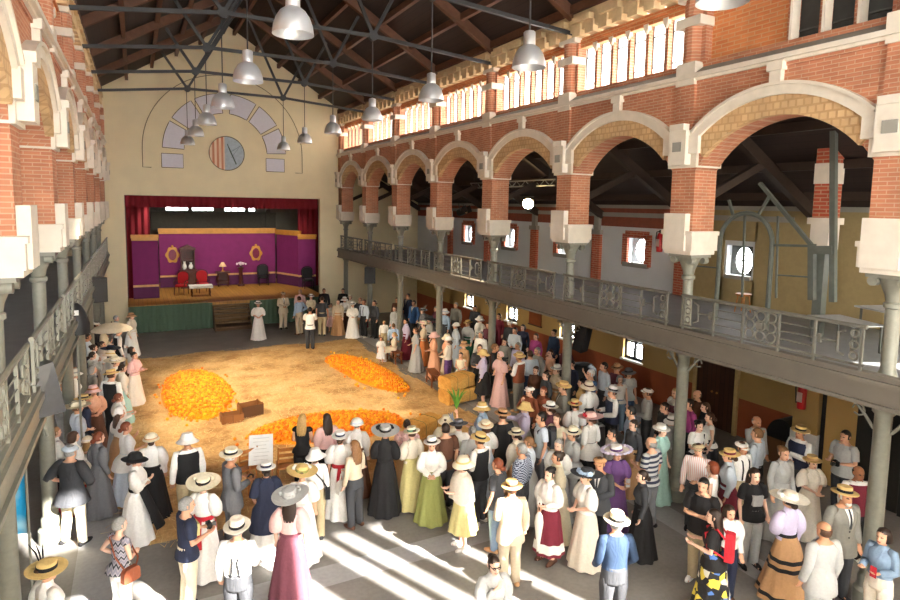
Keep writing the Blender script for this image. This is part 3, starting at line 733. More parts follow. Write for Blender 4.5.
for j in range(ny + 1):
    for i in range(nx + 1):
        x, y = mix(X0, X1, i / nx), mix(Y0, Y1, j / ny)
        g.append((x, y, .004 + straw_edge(x, y) * (.03 + .02 * math.sin(x * 3.1 + y) * math.sin(y * 2.3) + rnd.random() * .03)))
fs = []
for j in range(ny):
    for i in range(nx):
        a = j * (nx + 1) + i; q = [a, a + 1, a + nx + 2, a + nx + 1]
        if max(g[k][2] for k in q) > .005: fs.append(tuple(q))
m.add(g, fs)
for k in range(9000):                                  # loose stalks
    x, y = rnd.uniform(-.6, 8.6), rnd.uniform(11.0, 25.4)
    if straw_edge(x, y) < .05 and rnd.random() < .6: continue
    a = rnd.uniform(0, PI); L = rnd.uniform(.08, .2); dx, dy = L * math.cos(a), L * math.sin(a); z = .02 + .05 * straw_edge(x, y) + rnd.random() * .03; w = .006
    m.add([(x - dx - w * math.sin(a), y - dy + w * math.cos(a), z), (x + dx, y + dy, z + rnd.uniform(-.01, .03)), (x - dx + w * math.sin(a), y - dy - w * math.cos(a), z)], [(0, 1, 2)], rnd.choice([0, 1]))
o = m.build('straw', [SM, plain('pale_stalk', '#f0d898', .7)], None, True); tag(o, 'golden straw spread over the middle of the hall floor', 'straw', None, 'stuff')
OR = plain('orange_peel', '#f08a10', .4, noise=40, amt=.1, bump=.1)
ORN = [plain('orange_peel_mid', '#fb9612', .4), plain('deep_orange_peel', '#e97a06', .4), plain('yellow_orange_peel', '#fdb022', .4)]
heaps = [('left', 1.5, 19.75, 1.0, 2.6, .32, 0), ('right', 7.02, 19.75, .72, 2.75, .3, R(9)), ('near', 4.45, 15.1, 2.05, .95, .3, R(-8))]
allo = []
for nm, hx, hy, a, b, hh, rot in heaps:
    s = .085; k = 0
    ni, nj = int(a / s) + 2, int(b / s) + 2
    for i in range(-ni, ni + 1):
        for j in range(-nj, nj + 1):
            u, v = (i + .5 * (j % 2)) * s + rnd.uniform(-.02, .02), j * s * .9 + rnd.uniform(-.02, .02)
            q = (u / a) ** 2 + (v / b) ** 2; edge = 1 + .12 * math.sin(3 * math.atan2(v / b, u / a) + hx)
            if q > edge: continue
            if q > .8 * edge and rnd.random() < .35: continue
            x = hx + u * math.cos(rot) - v * math.sin(rot); y = hy + u * math.sin(rot) + v * math.cos(rot)
            allo.append((nm, x, y, .075 + hh * max(0, 1 - q) ** .8 + rnd.uniform(-.012, .03)))
def vis_px(o): return (Vector((o[1], o[2], o[3])) - CAM).length
allo.sort(key=vis_px)
om = [MB().ball((0, 0, 0), (.042, .042, .039), 12, 8).add([(0, 0, .037), (.008, 0, .041), (-.004, .007, .041), (-.004, -.007, .041)], [(0, 1, 2), (0, 2, 3), (0, 3, 1)], 1).mesh('orange', [mm, plain('calyx_green', '#6b7a2c', .7)], True) for mm in ORN]
rest = MB()
for nm, hx, hy, a, b, hh, rot in heaps:                 # body under the surface layer
    prof = []
    for k in range(9):
        q = 1 - k / 8; prof.append((max(.02, q), hh * (1 - q * q) ** .8 + .05))
    rings = []
    for r, z in prof:
        rings.append([(hx + r * a * math.cos(t) * math.cos(rot) - r * b * math.sin(t) * math.sin(rot), hy + r * a * math.cos(t) * math.sin(rot) + r * b * math.sin(t) * math.cos(rot), z) for t in [2 * PI * j / 40 for j in range(40)]])
    rest.loft(rings, 0)
cell = {}
near = 0
for k, (nm, x, y, z) in enumerate(allo):
    if near < 300:
        o = link('orange', om[rnd.randrange(3)], None, (x, y, z)); o.rotation_euler = (rnd.uniform(-1, 1), rnd.uniform(-1, 1), rnd.uniform(0, 6))
        tag(o, 'ripe orange on the near side of the heap nearest the camera', 'orange', 'oranges on the near heap'); near += 1
    else:
        rest.ball((x, y, z), (.042, .042, .04), 8, 6, rnd.randrange(3))
for k in range(70):                                    # strays round the heaps
    nm, hx, hy, a, b, hh, rot = heaps[k % 3]; t = rnd.uniform(0, 2 * PI); q = rnd.uniform(1.02, 1.25)
    rest.ball((hx + a * q * math.cos(t), hy + b * q * math.sin(t), .09), .042, 8, 6, rnd.randrange(3))
o = rest.build('oranges', ORN, None, True); tag(o, 'many bright oranges heaped in three mounds on the straw', 'oranges', None, 'stuff')
WICK = planks('brown_crate_wood', '#9a6432', '#835226', .07, 'x')
def crate(label, loc, rz, w=.55, d=.36, h=.3, name='wooden_crate', cat='crate', wood=None):
    t = thing(name, label, cat, loc, rz, 'wooden crates on the straw'); wd = wood or WICK
    for sy in (-1, 1): MB().box(-w / 2, w / 2, sy * d / 2 - .012, sy * d / 2 + .012, .03, h).build('side_board', wd, t)
    for sx in (-1, 1): MB().box(sx * w / 2 - .012, sx * w / 2 + .012, -d / 2 + .012, d / 2 - .012, .03, h).build('end_board', wd, t)
    MB().box(-w / 2, w / 2, -d / 2, d / 2, .0, .03).build('bottom_board', wd, t)
    m = MB()
    for sx in (-1, 1):
        for sy in (-1, 1): m.box(sx * (w / 2 - .03) - .02, sx * (w / 2 - .03) + .02, sy * (d / 2 - .03) - .02, sy * (d / 2 - .03) + .02, .03, h + .04)
    m.build('corner_post', wd, t)
    return t
crate('taller brown wooden crate on the straw, right of the other crate', (2.68, 17.0, .05), R(12), .6, .4, .34)
crate('lower brown wooden crate on the straw, left of the other crate', (2.15, 16.75, .05), R(4), .55, .36, .22)
o = MB()
for k in range(46):
    a = rnd.uniform(0, 6.28); q = math.sqrt(rnd.random()); o.ball((1.95 + .75 * q * math.cos(a), 17.6 + .7 * q * math.sin(a), .09), .042, 8, 6, rnd.randrange(3))
o = o.build('oranges', ORN, None, True); tag(o, 'loose oranges scattered on the straw behind the two crates', 'oranges', None, 'stuff')
# stools, bales and chairs at the edges of the straw
def stool(label, loc, rz, w=.5, d=.3, h=.45):
    t = thing('wooden_bench', label, 'bench', loc, rz, 'low wooden benches on the right of the straw')
    MB().box(-w, w, -d / 2, d / 2, h - .04, h).build('seat', WOODC, t)
    for a in (-1, 1):
        for b in (-1, 1): MB().beam((a * (w - .06), b * (d / 2 - .05), h - .04), (a * (w - .03), b * (d / 2 - .03), 0), .05, .05).build('leg', WOODC, t)
    for b in (-1, 1): MB().beam((-w + .06, b * (d / 2 - .05), h * .45), (w - .06, b * (d / 2 - .05), h * .45), .03, .04).build('stretcher', WOODC, t)
    return t
stool('low wooden bench at the far right corner of the straw', (8.62, 20.9, 0), R(90), .45, .32, .46)
stool('low wooden bench at the right edge of the straw before the seated women', (8.65, 17.6, 0), R(78), .4, .32, .48)
BM = straw_mat('packed_straw', '#c98d3c', '#dba451', '#e6b967')
def bale(label, loc, rz, s=(.5, .26, .34)):
    t = thing('straw_bale', label, 'straw bale', loc, rz, 'straw bales'); m = MB(); rr = random.Random(int(loc[1] * 100)); a, b, h = s; n = 28; rings = []
    for k in range(7):
        x = mix(-a, a, k / 6); rings.append([(x + rr.uniform(-.015, .015), b * max(-1, min(1, 1.25 * math.cos(t))) + rr.uniform(-.012, .012), h / 2 + h / 2 * max(-1, min(1, 1.25 * math.sin(t))) + rr.uniform(-.012, .012)) for t in [2 * PI * j / n for j in range(n)]])
    m.loft(rings); m.build('packed_straw', BM, t, True)
    for x in (-.45 * a, .45 * a):
        MB().tube([(x, (b + .012) * max(-1, min(1, 1.25 * math.cos(q))), h / 2 + (h / 2 + .012) * max(-1, min(1, 1.25 * math.sin(q)))) for q in [2 * PI * j / 24 for j in range(25)]], .008, 5).build('twine', plain('twine', '#7d6a3a', .8), t)
    return t
bale('straw bale at the bottom of the pair by the woman in purple trousers', (8.6, 15.75, .03), R(8), (.52, .3, .42))
bale('straw bale on top of the pair by the woman in purple trousers', (8.58, 15.8, .45), R(14), (.5, .29, .4))
bale('brown straw bale in front of the crowd right of the near oranges', (6.5, 13.75, .03), R(25), (.5, .28, .42))
def chair(label, loc, rz):
    t = thing('wooden_chair', label, 'chair', loc, rz, 'wooden chairs facing the straw')
    for a in (-1, 1): MB().tube([(a * .19, .18, .45), (a * .2, .2, 0)], [.02, .015], 8).build('leg', WOODM, t, True)
    for a in (-1, 1): MB().tube([(a * .19, -.25, .92), (a * .19, -.18, .45), (a * .2, -.22, 0)], [.016, .02, .015], 8).build('leg', WOODM, t, True)
    MB().box(-.22, .22, -.21, .22, .43, .46).build('seat', WOODM, t)
    for z in (.62, .74, .86): MB().box(-.19, .19, -.235, -.215, z - .035, z + .035).build('back_slat', WOODM, t)
    for a in (-1, 1): MB().beam((a * .195, -.2, .22), (a * .195, .19, .22), .025, .025).build('stretcher', WOODM, t)
    return t
def onfloor(u, v, z, z0): p = hit(u, v, 2, z); return (p.x, p.y, z0)
CH = [onfloor(287, 463, .5, .03), onfloor(243, 466, .5, .03)]
chair('wooden slat chair right of the woman in the navy smock', CH[0], R(-8))
chair('wooden slat chair left of the white notice board', CH[1], R(20))
# white lettered board
bp_ = onfloor(261, 451, .85, .03)
t = thing('notice_board', 'tilted white notice board on a wooden easel by the near oranges', 'board', bp_, R(-12))
T = Matrix.Translation((0, 0, .85)) @ Matrix.Rotation(R(42), 4, 'X')
m = MB(); m.T = T; m.box(-.24, .24, -.33, .33, 0, .02); m.build('board', WHITE, t)
for k in range(7):
    m = MB(); m.T = T; w = rnd.uniform(.1, .18); m.box(-w, w, .24 - .08 * k, .255 - .08 * k, .02, .022); m.build('text_line', plain('faint_grey_ink', '#cfccc4', .8), t)
for a in (-1, 1): MB().beam((a * .24, -.3, 0), (a * .2, .16, .98), .03, .03).build('leg', WOODM, t)
MB().beam((0, .6, 0), (0, .2, 1.0), .03, .03).build('leg', WOODM, t)
# ------------------------------------------------------------------ things along the aisles
REDP = plain('red_enamel', '#b01218', .35)
def extinguisher(label, loc, rz, s=1):
    t = thing('fire_extinguisher', label, 'fire extinguisher', loc, rz, 'red fire extinguishers'); t.scale = (s,) * 3
    MB().lathe([(.02, 0), (.08, .01), (.085, .05), (.085, .42), (.06, .5), (.03, .53)], 18).build('cylinder', REDP, t, True)
    MB().lathe([(.025, .52), (.03, .58), (.02, .6)], 10).box(-.02, .1, -.015, .015, .58, .61).build('valve', BLK, t)
    MB().tube([(-.02, 0, .57), (-.12, 0, .55), (-.14, 0, .4), (-.11, 0, .1)], .014, 6).build('hose', BLK, t, True)
    MB().box(-.055, .055, -.09, -.083, .16, .36).build('paper_tag', plain('pale_tag', '#d9c9c0', .6), t)
extinguisher('red fire extinguisher on the ochre wall under the right gallery', hit(801, 409, 0, 13.12), R(-90), 1.1)
extinguisher('red fire extinguisher on the white wall of the upper gallery', (14.0, 13.1, 4.7), R(-90), 1.1)
t = thing('door_panel', 'dark brown double door in the right aisle wall', 'door', (14.02, 10.87, 0))
for a in (-1, 1):
    d = MB().box(0, .06, min(0, a * .62), max(0, a * .62), .02, 2.08).build('door_leaf', WOODD, t)
    MB().ball((-.03, a * .08, 1.0), .03, 8, 6).build('handle', GOLD, d)
MB().box(-.06, .02, -.72, -.62, 0, 2.2).box(-.06, .02, .62, .72, 0, 2.2).box(-.06, .02, -.72, .72, 2.1, 2.2).build('frame', plain('pale_door_frame', '#b49a68', .7), t)
o = tag(thing('wall_plaque', 'brown wooden plaque on the ochre wall between two windows', 'plaque', (14.08, 19.4, 1.3)), None)
MB().box(-.04, 0, -.4, .4, 0, .75).build('board', plain('plaque_wood', '#7d3f1c', .5), o); MB().box(-.06, 0, -.44, .44, -.05, 0).box(-.06, 0, -.44, .44, .75, .8).build('frame', WOODD, o)
def speaker(name, label, loc, rz, w=.5, d=.45, h=.75, tilt=0):
    t = thing(name, label, 'loudspeaker', loc, rz); t.rotation_euler = (tilt, 0, rz)
    MB().prism([(-w / 2, -d / 2), (w / 2, -d / 2), (w * .36, d / 2), (-w * .36, d / 2)], -h / 2, h / 2, ax='z').build('cabinet', BLK, t)
    MB().box(-w / 2 + .03, w / 2 - .03, -d / 2 - .015, -d / 2, -h / 2 + .04, h / 2 - .04).build('grille', plain('speaker_grille', '#2a2a2c', .6, noise=120, amt=.5), t)
    MB().box(-.03, .03, d / 2, d / 2 + .25, -.04, .04).build('bracket', IROND, t)
    return t
speaker('loudspeaker', 'black box loudspeaker fixed under the left gallery near the stage', (-1.05, 19.6, 3.45), R(20), .45, .4, .7)
speaker('loudspeaker', 'black box loudspeaker hung on the sixth right column', (9.55, 26.2, 2.72), R(-20), .5, .45, .75)
t = thing('loudspeaker', 'black hooded loudspeaker on a pole among the left crowd', 'loudspeaker', hit(77, 334, 0, -1.12), R(10)); t.scale = (.7,) * 3
MB().lathe([(.34, 0), (.33, .3), (.24, .62), (.14, .82), (.05, .9)], 10, sy=.8).build('black_hood', BLK, t, True); MB().tube([(0, 0, 0), (0, 0, -t.location.z / .7 + .02)], .03, 8).build('pole', IRON, t)
MB().box(-.08, .04, -.24, -.2, .58, .72).build('white_badge', WHITE, t)
p = hit(44, 412, 0, -1.12)
t = thing('loudspeaker', 'big grey angular loudspeaker beneath the left gallery', 'loudspeaker', (p.x, p.y, p.z), R(-62)); t.scale = (.62,) * 3
m = MB(); m.add([(-.36, -.3, 0), (.36, -.3, 0), (.3, .3, 0), (-.3, .3, 0), (-.16, -.16, 1.0), (.16, -.16, 1.0), (.14, .16, 1.05), (-.14, .16, 1.05)], [(0, 3, 2, 1), (4, 5, 6, 7), (0, 1, 5, 4), (1, 2, 6, 5), (2, 3, 7, 6), (3, 0, 4, 7)]); m.build('cabinet', plain('grey_speaker', '#3c3d41', .3, spec=.6), t)
MB().box(-.08, .08, -.24, -.2, .6, .68).build('maker_badge', WHITE, t); MB().tube([(0, 0, 0), (0, 0, -.5)], .05, 8).tube([(0, 0, -.3), (.1, 0, -.5)], .03, 6).build('pole', IRON, t)
p = hit(582, 338, 0, 10.15); o = speaker('loudspeaker', 'dark tilted loudspeaker hung beside the third right column', (p.x, p.y, p.z), R(20), .34, .3, .68, R(12))
p = hit(583, 353, 0, 12.3); t = thing('covered_crate', 'dark bundle under a black cover behind the third right column', 'bundle', (p.x, p.y, 0)); 
MB().lathe([(.5, 0), (.52, .5), (.46, .95), (.3, 1.12), (.05, 1.15)], 14, sy=.8, wob=lambda a, z: 1 + .05 * math.sin(5 * a + z * 4)).build('cover', BLK, t, True); MB().box(-.3, .3, -.3, .3, 0, .1).build('crate', WOODC, t)
pcy = hit(780, 425, 0, 13.3).y
t = thing('covered_cabinet', 'black rounded cover over a wooden cabinet by the ochre pillar', 'covered furniture', (13.65, pcy, 0), R(-90))  # black cover on a wooden cabinet, taken for a covered loudspeaker
MB().box(-.36, .36, -.25, .25, 0, .6).build('wooden_body', planks('cabinet_boards', '#7a5230', '#6c4526', .12, 'x'), t)
MB().prism([(.38 * math.cos(PI * k / 16), .6 + .5 * math.sin(PI * k / 16)) for k in range(17)], -.28, .28).build('black_cover', BLK, t)
pa, pb = hit(792, 425, 0, 13.2), hit(817, 425, 0, 13.2)
m = MB().box(13.2, 14.1, pb.y, pa.y, 1.05, 3.35); trim(m, OCH)
m = MB().box(13.17, 14.1, pb.y - .02, pa.y + .02, 0, 1.06); trim(m, WHITE)
t = thing('iron_gate', 'dark iron doorway gate with ochre slats at far right under the gallery', 'gate', (13.3, pb.y - .9, 0), R(90))
for x in (-.8, .1, .8): MB().box(x - .05, x + .05, -.05, .05, 0, 2.9).build('post', BLK, t)
for z in (1.1, 2.8): MB().box(-.8, .8, -.03, .03, z, z + .05).build('rail', BLK, t)
MB().box(.1, .75, .03, .06, .05, 2.75).build('slat_panel', planks('ochre_slats', '#b9955a', '#a98548', .09, 'x'), t)
MB().box(-.75, .1, .05, .08, .05, 2.75).build('dark_panel', plain('gate_dark', '#1f1d1a', .7), t)
p = onfloor(559, 358, .6, 0)
t = thing('plastic_chair', 'white plastic chair left of the third right column', 'chair', p, R(60)); WPL = plain('white_plastic', '#dfe2e6', .35)
for a_ in (-1, 1):
    for b_ in (-1, 1): MB().tube([(a_ * .2, b_ * .2, .44), (a_ * .25, b_ * .25, 0)], [.025, .018], 8).build('leg', WPL, t, True)
    MB().tube([(a_ * .25, -.22, .45), (a_ * .28, -.2, .66), (a_ * .28, .15, .66), (a_ * .25, .22, .44)], .018, 8).build('armrest', WPL, t, True)
MB().box(-.24, .24, -.22, .24, .42, .45).build('seat', WPL, t)
for k in range(5): MB().beam((-.2 + .1 * k, -.22, .46), (-.2 + .1 * k, -.29, .86), .05, .015).build('back_slat', WPL, t)
MB().beam((-.25, -.3, .88), (.25, -.3, .88), .02, .07).build('top_rail', WPL, t)
# upper gallery: iron frame, spotlight on a lighting bar, brick pier, furniture
GRF = plain('frame_iron', '#5d625c', .5)
def fp(u, v, x=11.6): return hit(u, v, 0, x)
o0 = fp(745, 298); o0.z = 3.5
t = thing('iron_arch_frame', 'tall grey iron frame with a round arch on the right gallery', 'iron frame', o0)
def rel(p): return p - o0
hw = abs(fp(719, 260).y - fp(771, 260).y) / 2; ztop = fp(745, 213).z - 3.5; yc = (fp(719, 260).y + fp(771, 260).y) / 2 - o0.y
MB().tube([(0, yc + hw, 0), (0, yc + hw, ztop - hw)] + [(0, yc + hw * math.cos(PI * k / 14), ztop - hw + hw * math.sin(PI * k / 14)) for k in range(15)] + [(0, yc - hw, 0)], .05, 8).build('arch', GRF, t, True)
for p, q, w in (((771, 245), (812, 246), .05), ((777, 275), (808, 277), .03), ((745, 213), (742, 297), .04), ((778, 216), (776, 298), .035), ((760, 183), (813, 247), .07), ((769, 197), (759, 214), .05), ((729, 200), (733, 215), .05), ((812, 244), (812, 300), .11), ((834, 110), (833, 302), .1), ((812, 250), (834, 250), .16), ((697, 266), (719, 268), .03)):
    MB().beam(rel(fp(*p)), rel(fp(*q)), w, w).build('member', GRF, t)
pp_ = fp(824, 240, 12.2)
t = thing('brick_pier', 'dark red brick pier with pale stone bands on the right gallery', 'pier', (pp_.x, pp_.y, 3.5))
MB().box(-.17, .17, -.17, .17, 2.35, 4.0).build('brick_shaft', BRD, t); m = MB(); m.box(-.18, .18, -.18, .18, 1.75, 2.3).box(-.23, .23, -.23, .23, 2.25, 2.38); m.build('stone_foot', ST, t); MB().box(-.185, .185, -.185, .185, 3.05, 3.45).build('stone_band', ST, t); MB().box(-.09, .09, -.09, .09, 0, 1.76).build('iron_post', GRF, t)
t = thing('lighting_bar', 'lattice lighting bar hung across the right gallery', 'lighting truss', (11.3, 17.4, 6.75))
for a in (-.09, .09):
    MB().tube([(0, -2.6, a), (0, 2.6, a)], .025, 6).build('chord', IRON, t)
m = MB()
for k in range(20): y = -2.6 + .26 * k; m.beam((0, y, -.09 if k % 2 else .09), (0, y + .26, .09 if k % 2 else -.09), .02, .02)
m.build('lattice', IRON, t)
for a in (-2.3, 2.3): MB().tube([(0, a, .09), (0, a, .75)], .012, 5).build('hanger', TRUSS, t)
def spot(label, loc, rz, lens, lr=.14):
    t = thing('spotlight', label, 'spotlight', loc, rz, 'spotlights on the lighting bar'); t.rotation_euler = (R(-22), 0, rz)
    m = MB(); pr = [(.1, -.25), (.14, -.2), (.15, .05), (lr + .02, .12)]; n = 18
    m.loft([[(r * math.cos(2 * PI * k / n), -y, r * math.sin(2 * PI * k / n)) for k in range(n)] for r, y in pr], 0, False); m.build('housing', BLK, t, True)
    MB().tube([(0, -.1, 0), (0, -.11, 0)], lr, 20).build('lens', lens, t)
    MB().tube([(-.17, 0, 0), (-.17, 0, .3), (.17, 0, .3), (.17, 0, 0)], .015, 6).build('yoke', IROND, t)
    for a in (-1, 1): MB().box(a * .17 - .012, a * .17 + .012, -.28, -.1, -.13, .13).build('barn_door', BLK, t)
    return t
def aim(p): d = CAM - Vector(p); return math.atan2(d.x, -d.y)
p = hit(528, 205, 0, 11.3); spot('switched on spotlight shining brightly from the lighting bar', p, aim(p), emit('glowing_lens', '#ffe2a8', 160), .17)
p = hit(463, 211, 0, 11.3); spot('unlit spotlight on the far end of the lighting bar', p, R(30), plain('dull_lens', '#c8a878', .2))
for lab, x, y in (('pale wooden stool on the right gallery beside the iron frame', 13.2, 9.6),):
    t = thing('stool', lab, 'stool', (x, y, 3.5)); MB().lathe([(.18, .42), (.19, .46)], 16).build('seat', WOODM, t)
    for k in range(4): a = PI / 4 + k * PI / 2; MB().tube([(.12 * math.cos(a), .12 * math.sin(a), .42), (.18 * math.cos(a), .18 * math.sin(a), 0)], .016, 6).build('leg', WOODM, t)
for lab, x, y, s in (('grey tilted folding table on the right gallery behind the near column', 12.2, 5.6, 1.0), ('low pale folding table on the right gallery in front of the tilted one', 11.6, 6.3, .7)):
    t = thing('folding_table', lab, 'table', (x, y, 3.5), R(70)); MB().box(-.8 * s, .8 * s, -.35, .35, .7 * s, .73 * s).build('tabletop', plain('pale_tabletop', '#a9adb0', .4), t)
    for a in (-1, 1):
        for b in (-1, 1): MB().beam((a * .7 * s, b * .28, .7 * s), (a * .7 * s, b * .28, 0), .03, .03).build('leg', IROND, t)
for k, x in enumerate((1.2, 3.9, 6.6)):  # unseen lamps added behind the pelmet to brighten the stage
    t = thing('added_stage_lamp', 'black stage lamp added unseen behind the crimson pelmet, %s from the left' % ORD[k], 'stage lamp', (x, 31.75, 6.3), 0, 'stage lamps added behind the pelmet'); t.rotation_euler = (R(35), 0, 0)
    m = MB(); n = 16; m.loft([[(r * math.cos(2 * PI * j / n), yy, r * math.sin(2 * PI * j / n)) for j in range(n)] for r, yy in ((.08, -.2), (.12, -.15), (.13, .1))], 0, False); m.build('housing', BLK, t, True); MB().tube([(0, .05, 0), (0, .06, 0)], .11, 16).build('lens', plain('lamp_glass', '#fff0d0', .2), t)
    MB().tube([(0, 0, .1), (0, 0, 1.2)], .015, 6).build('hanger', IROND, t)
# blue banner at the far left, downpipes
t = thing('banner', 'bright blue and white hanging banner at the left edge', 'banner', (hit(3, 530, 1, 10.1).x - .25, 10.1, hit(3, 532, 1, 10.1).z), R(-20))
m = MB(); n = 24; m.loft([[(mix(-.6, .6, k / n), .02 * math.sin(k * .9), 0), (mix(-.6, .6, k / n), .02 * math.sin(k * .9), 1.35), (mix(-.6, .6, k / n), .02 * math.sin(k * .9) + .01, 1.35), (mix(-.6, .6, k / n), .02 * math.sin(k * .9) + .01, 0)] for k in range(n + 1)])
def banner_mat():
    m_, nt, b = newmat('blue_white_print'); tc = nd(nt, 'ShaderNodeTexCoord'); n_ = nd(nt, 'ShaderNodeTexNoise', Scale=2.2, Detail=2.0); nt.links.new(tc.outputs['Object'], n_.inputs[0])
    nt.links.new(ramp(nt, n_.outputs['Fac'], [(.45, lin('#1f9fd8')), (.62, lin('#a8def2'))]), b.inputs['Base Color']); return m_
m.build('cloth', banner_mat(), t, True); MB().tube([(-.64, 0, 1.37), (.64, 0, 1.37)], .02, 8).build('rod', IRON, t); 
for a in (-.62, .62): MB().tube([(a, 0, 1.37), (a, 0, -t.location.z + .01)], .018, 8).build('pole', IRON, t)
for k, x in enumerate((-2.35, -2.1, -1.85)):
    o = MB().tube([(x, YS - .15, 0), (x, YS - .15, 5.1)], .07, 10).build('drain_pipe', IRON, None, True); tag(o, 'grey vertical pipe in the left corner beside the stage wall, %s from the left' % ORD[k], 'pipe', 'grey pipes left of the stage')
# ------------------------------------------------------------------ people
PAL = dict(wh='#f1eee8', cr='#eadfc4', iv='#e6dccb', bk='#1b1a1c', nv='#262c42', gy='#6d6e72', lg='#aeaeac', dg='#3b3c40', bl='#3a5f93', lb='#a9bfd8', pb='#c9d3de',
           rd='#b32430', bu='#6e1f30', pk='#e3b9b4', pe='#e0a98a', tn='#b98f66', br='#5b3a2a', ol='#8e9153', ye='#d2c78a', gn='#2f6b52', pu='#5a3a6a', li='#c6bcd6', te='#2f8fb0',
           kh='#b7a684', de='#7f95ad', mg='#9a3d76', st='#d8b878', ru='#8a4a30', sa='#cdbda4', aq='#a9cfc6', gr='#85827a', or_='#c97a45', wn='#6c3a46', db='#24364f')
HAIR = dict(bk='#17120f', db='#2c1d14', br='#4a3020', lb='#7a5636', bd='#b08d58', gy='#8b8986', wh='#cfccc6', rd='#7a3b20')
def cloth(col):
    if col in MATS: return MATS[col]
    pat = None; c = col
    if ':' in col: c, pat = col.split(':')
    if not pat:
        m = plain(col, PAL[c], .85, noise=26, amt=.06, bump=.06); nt = m.node_tree; b = nt.nodes['Principled BSDF']
        tc = nd(nt, 'ShaderNodeTexCoord'); mp = nd(nt, 'ShaderNodeMapping'); mp.inputs['Scale'].default_value = (9, 9, 3.2); n = nd(nt, 'ShaderNodeTexNoise', Scale=1.0, Detail=3.0, Distortion=.8)
        nt.links.new(tc.outputs['Object'], mp.inputs[0]); nt.links.new(mp.outputs[0], n.inputs[0]); bp = nd(nt, 'ShaderNodeBump', Strength=.55, Distance=.045)
        nt.links.new(n.outputs['Fac'], bp.inputs['Height']); old = b.inputs['Normal'].links[0].from_socket; nt.links.new(old, bp.inputs['Normal']); nt.links.new(bp.outputs[0], b.inputs['Normal'])
        return m
    m, nt, b = newmat(col); tc, s, v = uvz(nt); b.inputs['Roughness'].default_value = .85
    def out(f, stops): nt.links.new(ramp(nt, f, stops), b.inputs['Base Color'])
    c1 = lin(PAL[c])
    if pat in ('stripe', 'fine'):
        w = nd(nt, 'ShaderNodeTexWave', Scale=3.4 if pat == 'stripe' else 9.0); w.bands_direction = 'Z' if pat == 'stripe' else 'X'; nt.links.new(tc.outputs['Object'], w.inputs[0])
        out(w.outputs['Fac'], [(.42, c1), (.5, lin(PAL['lg' if pat == 'stripe' else 'wh']))])
        if pat == 'stripe':
            nt.nodes[-1]
    elif pat == 'zig':
        a = nd(nt, 'ShaderNodeMath', operation='PINGPONG'); a.inputs[1].default_value = .05; sp = nd(nt, 'ShaderNodeSeparateXYZ'); nt.links.new(v, sp.inputs[0]); nt.links.new(sp.outputs[0], a.inputs[0])
        z = nd(nt, 'ShaderNodeMath', operation='SUBTRACT'); nt.links.new(sp.outputs[1], z.inputs[0]); nt.links.new(a.outputs[0], z.inputs[1])
        p = nd(nt, 'ShaderNodeMath', operation='PINGPONG'); p.inputs[1].default_value = .055; nt.links.new(z.outputs[0], p.inputs[0])
        k = nd(nt, 'ShaderNodeMath', operation='MULTIPLY'); k.inputs[1].default_value = 18; nt.links.new(p.outputs[0], k.inputs[0])
        out(k.outputs[0], [(.25, lin('#34363f')), (.35, lin('#b9b3b6')), (.8, lin('#8e8a98'))])
    elif pat == 'check':
        t = nd(nt, 'ShaderNodeTexChecker', Scale=44.0); nt.links.new(v, t.inputs[0]); t.inputs[1].default_value = c1; t.inputs[2].default_value = lin('#a4acbc'); nt.links.new(t.outputs[0], b.inputs['Base Color'])
    else:                                                  # flower print
        t = nd(nt, 'ShaderNodeTexVoronoi', Scale=11.0); nt.links.new(tc.outputs['Object'], t.inputs[0])
        sp = nd(nt, 'ShaderNodeSeparateColor'); nt.links.new(t.outputs['Color'], sp.inputs[0])
        stops = [(0, c1), (.45, sc(c1, 1.6)), (.62, lin('#d9c24a')), (.8, lin('#4a6fb0')), (.92, lin('#d8d4c8'))] if pat == 'multi' else [(0, c1), (.6, sc(c1, .7)), (.85, sc(c1, 1.5))]
        r = ramp(nt, sp.outputs[0], stops); b_ = r.node; b_.color_ramp.interpolation = 'CONSTANT'; nt.links.new(r, b.inputs['Base Color'])
    MATS[col] = m; return m
def skin(i):
    return plain('skin_%s' % i, {'a': '#d9a688', 'b': '#c58e6c', 'c': '#a86f4e', 'p': '#e4b9a0'}[i], .55, noise=18, amt=.05)
def hairm(c): return plain('hair_' + c, HAIR[c], .5, noise=40, amt=.25)
# pose tables: (elbow, wrist) for the right arm (+x); the left arm is mirrored
ARM = {'d': ((.225, -.03, 1.12), (.235, .05, .87)), 'e': ((.24, -.05, 1.12), (.2, .14, .95)), 'f': ((.22, .0, 1.11), (.12, .24, 1.13)), 'g': ((.22, .02, 1.12), (.03, .21, 1.05)),
       'c': ((.2, .17, 1.2), (.07, .25, 1.43)), 'h': ((.37, -.06, 1.14), (.19, .06, 1.04)), 'x': ((.22, .07, 1.12), (-.05, .2, 1.17)), 'u': ((.3, .16, 1.45), (.26, .3, 1.68)),
       'p': ((.22, .2, 1.24), (.17, .46, 1.28)), 'b': ((.25, -.13, 1.13), (.06, -.16, .98)), 'k': ((.22, .12, 1.17), (.06, .2, 1.36)), 'o': ((.33, .02, 1.2), (.44, .1, 1.0))}
LEG = {'s': (((.095, .01, .48), (.1, -.03, .085)), ((.095, .01, .48), (.1, -.03, .085))),
       'w': (((.095, .12, .49), (.1, .16, .085)), ((.095, .02, .47), (.1, -.24, .11))),
       'a': (((.12, .02, .48), (.16, -.02, .085)), ((.12, .02, .48), (.16, -.02, .085))),
       'z': (((.1, .42, .52), (.1, .43, .085)), ((.1, .42, .52), (.1, .43, .085)))}
SH = {'m': .185, 'w': .16}
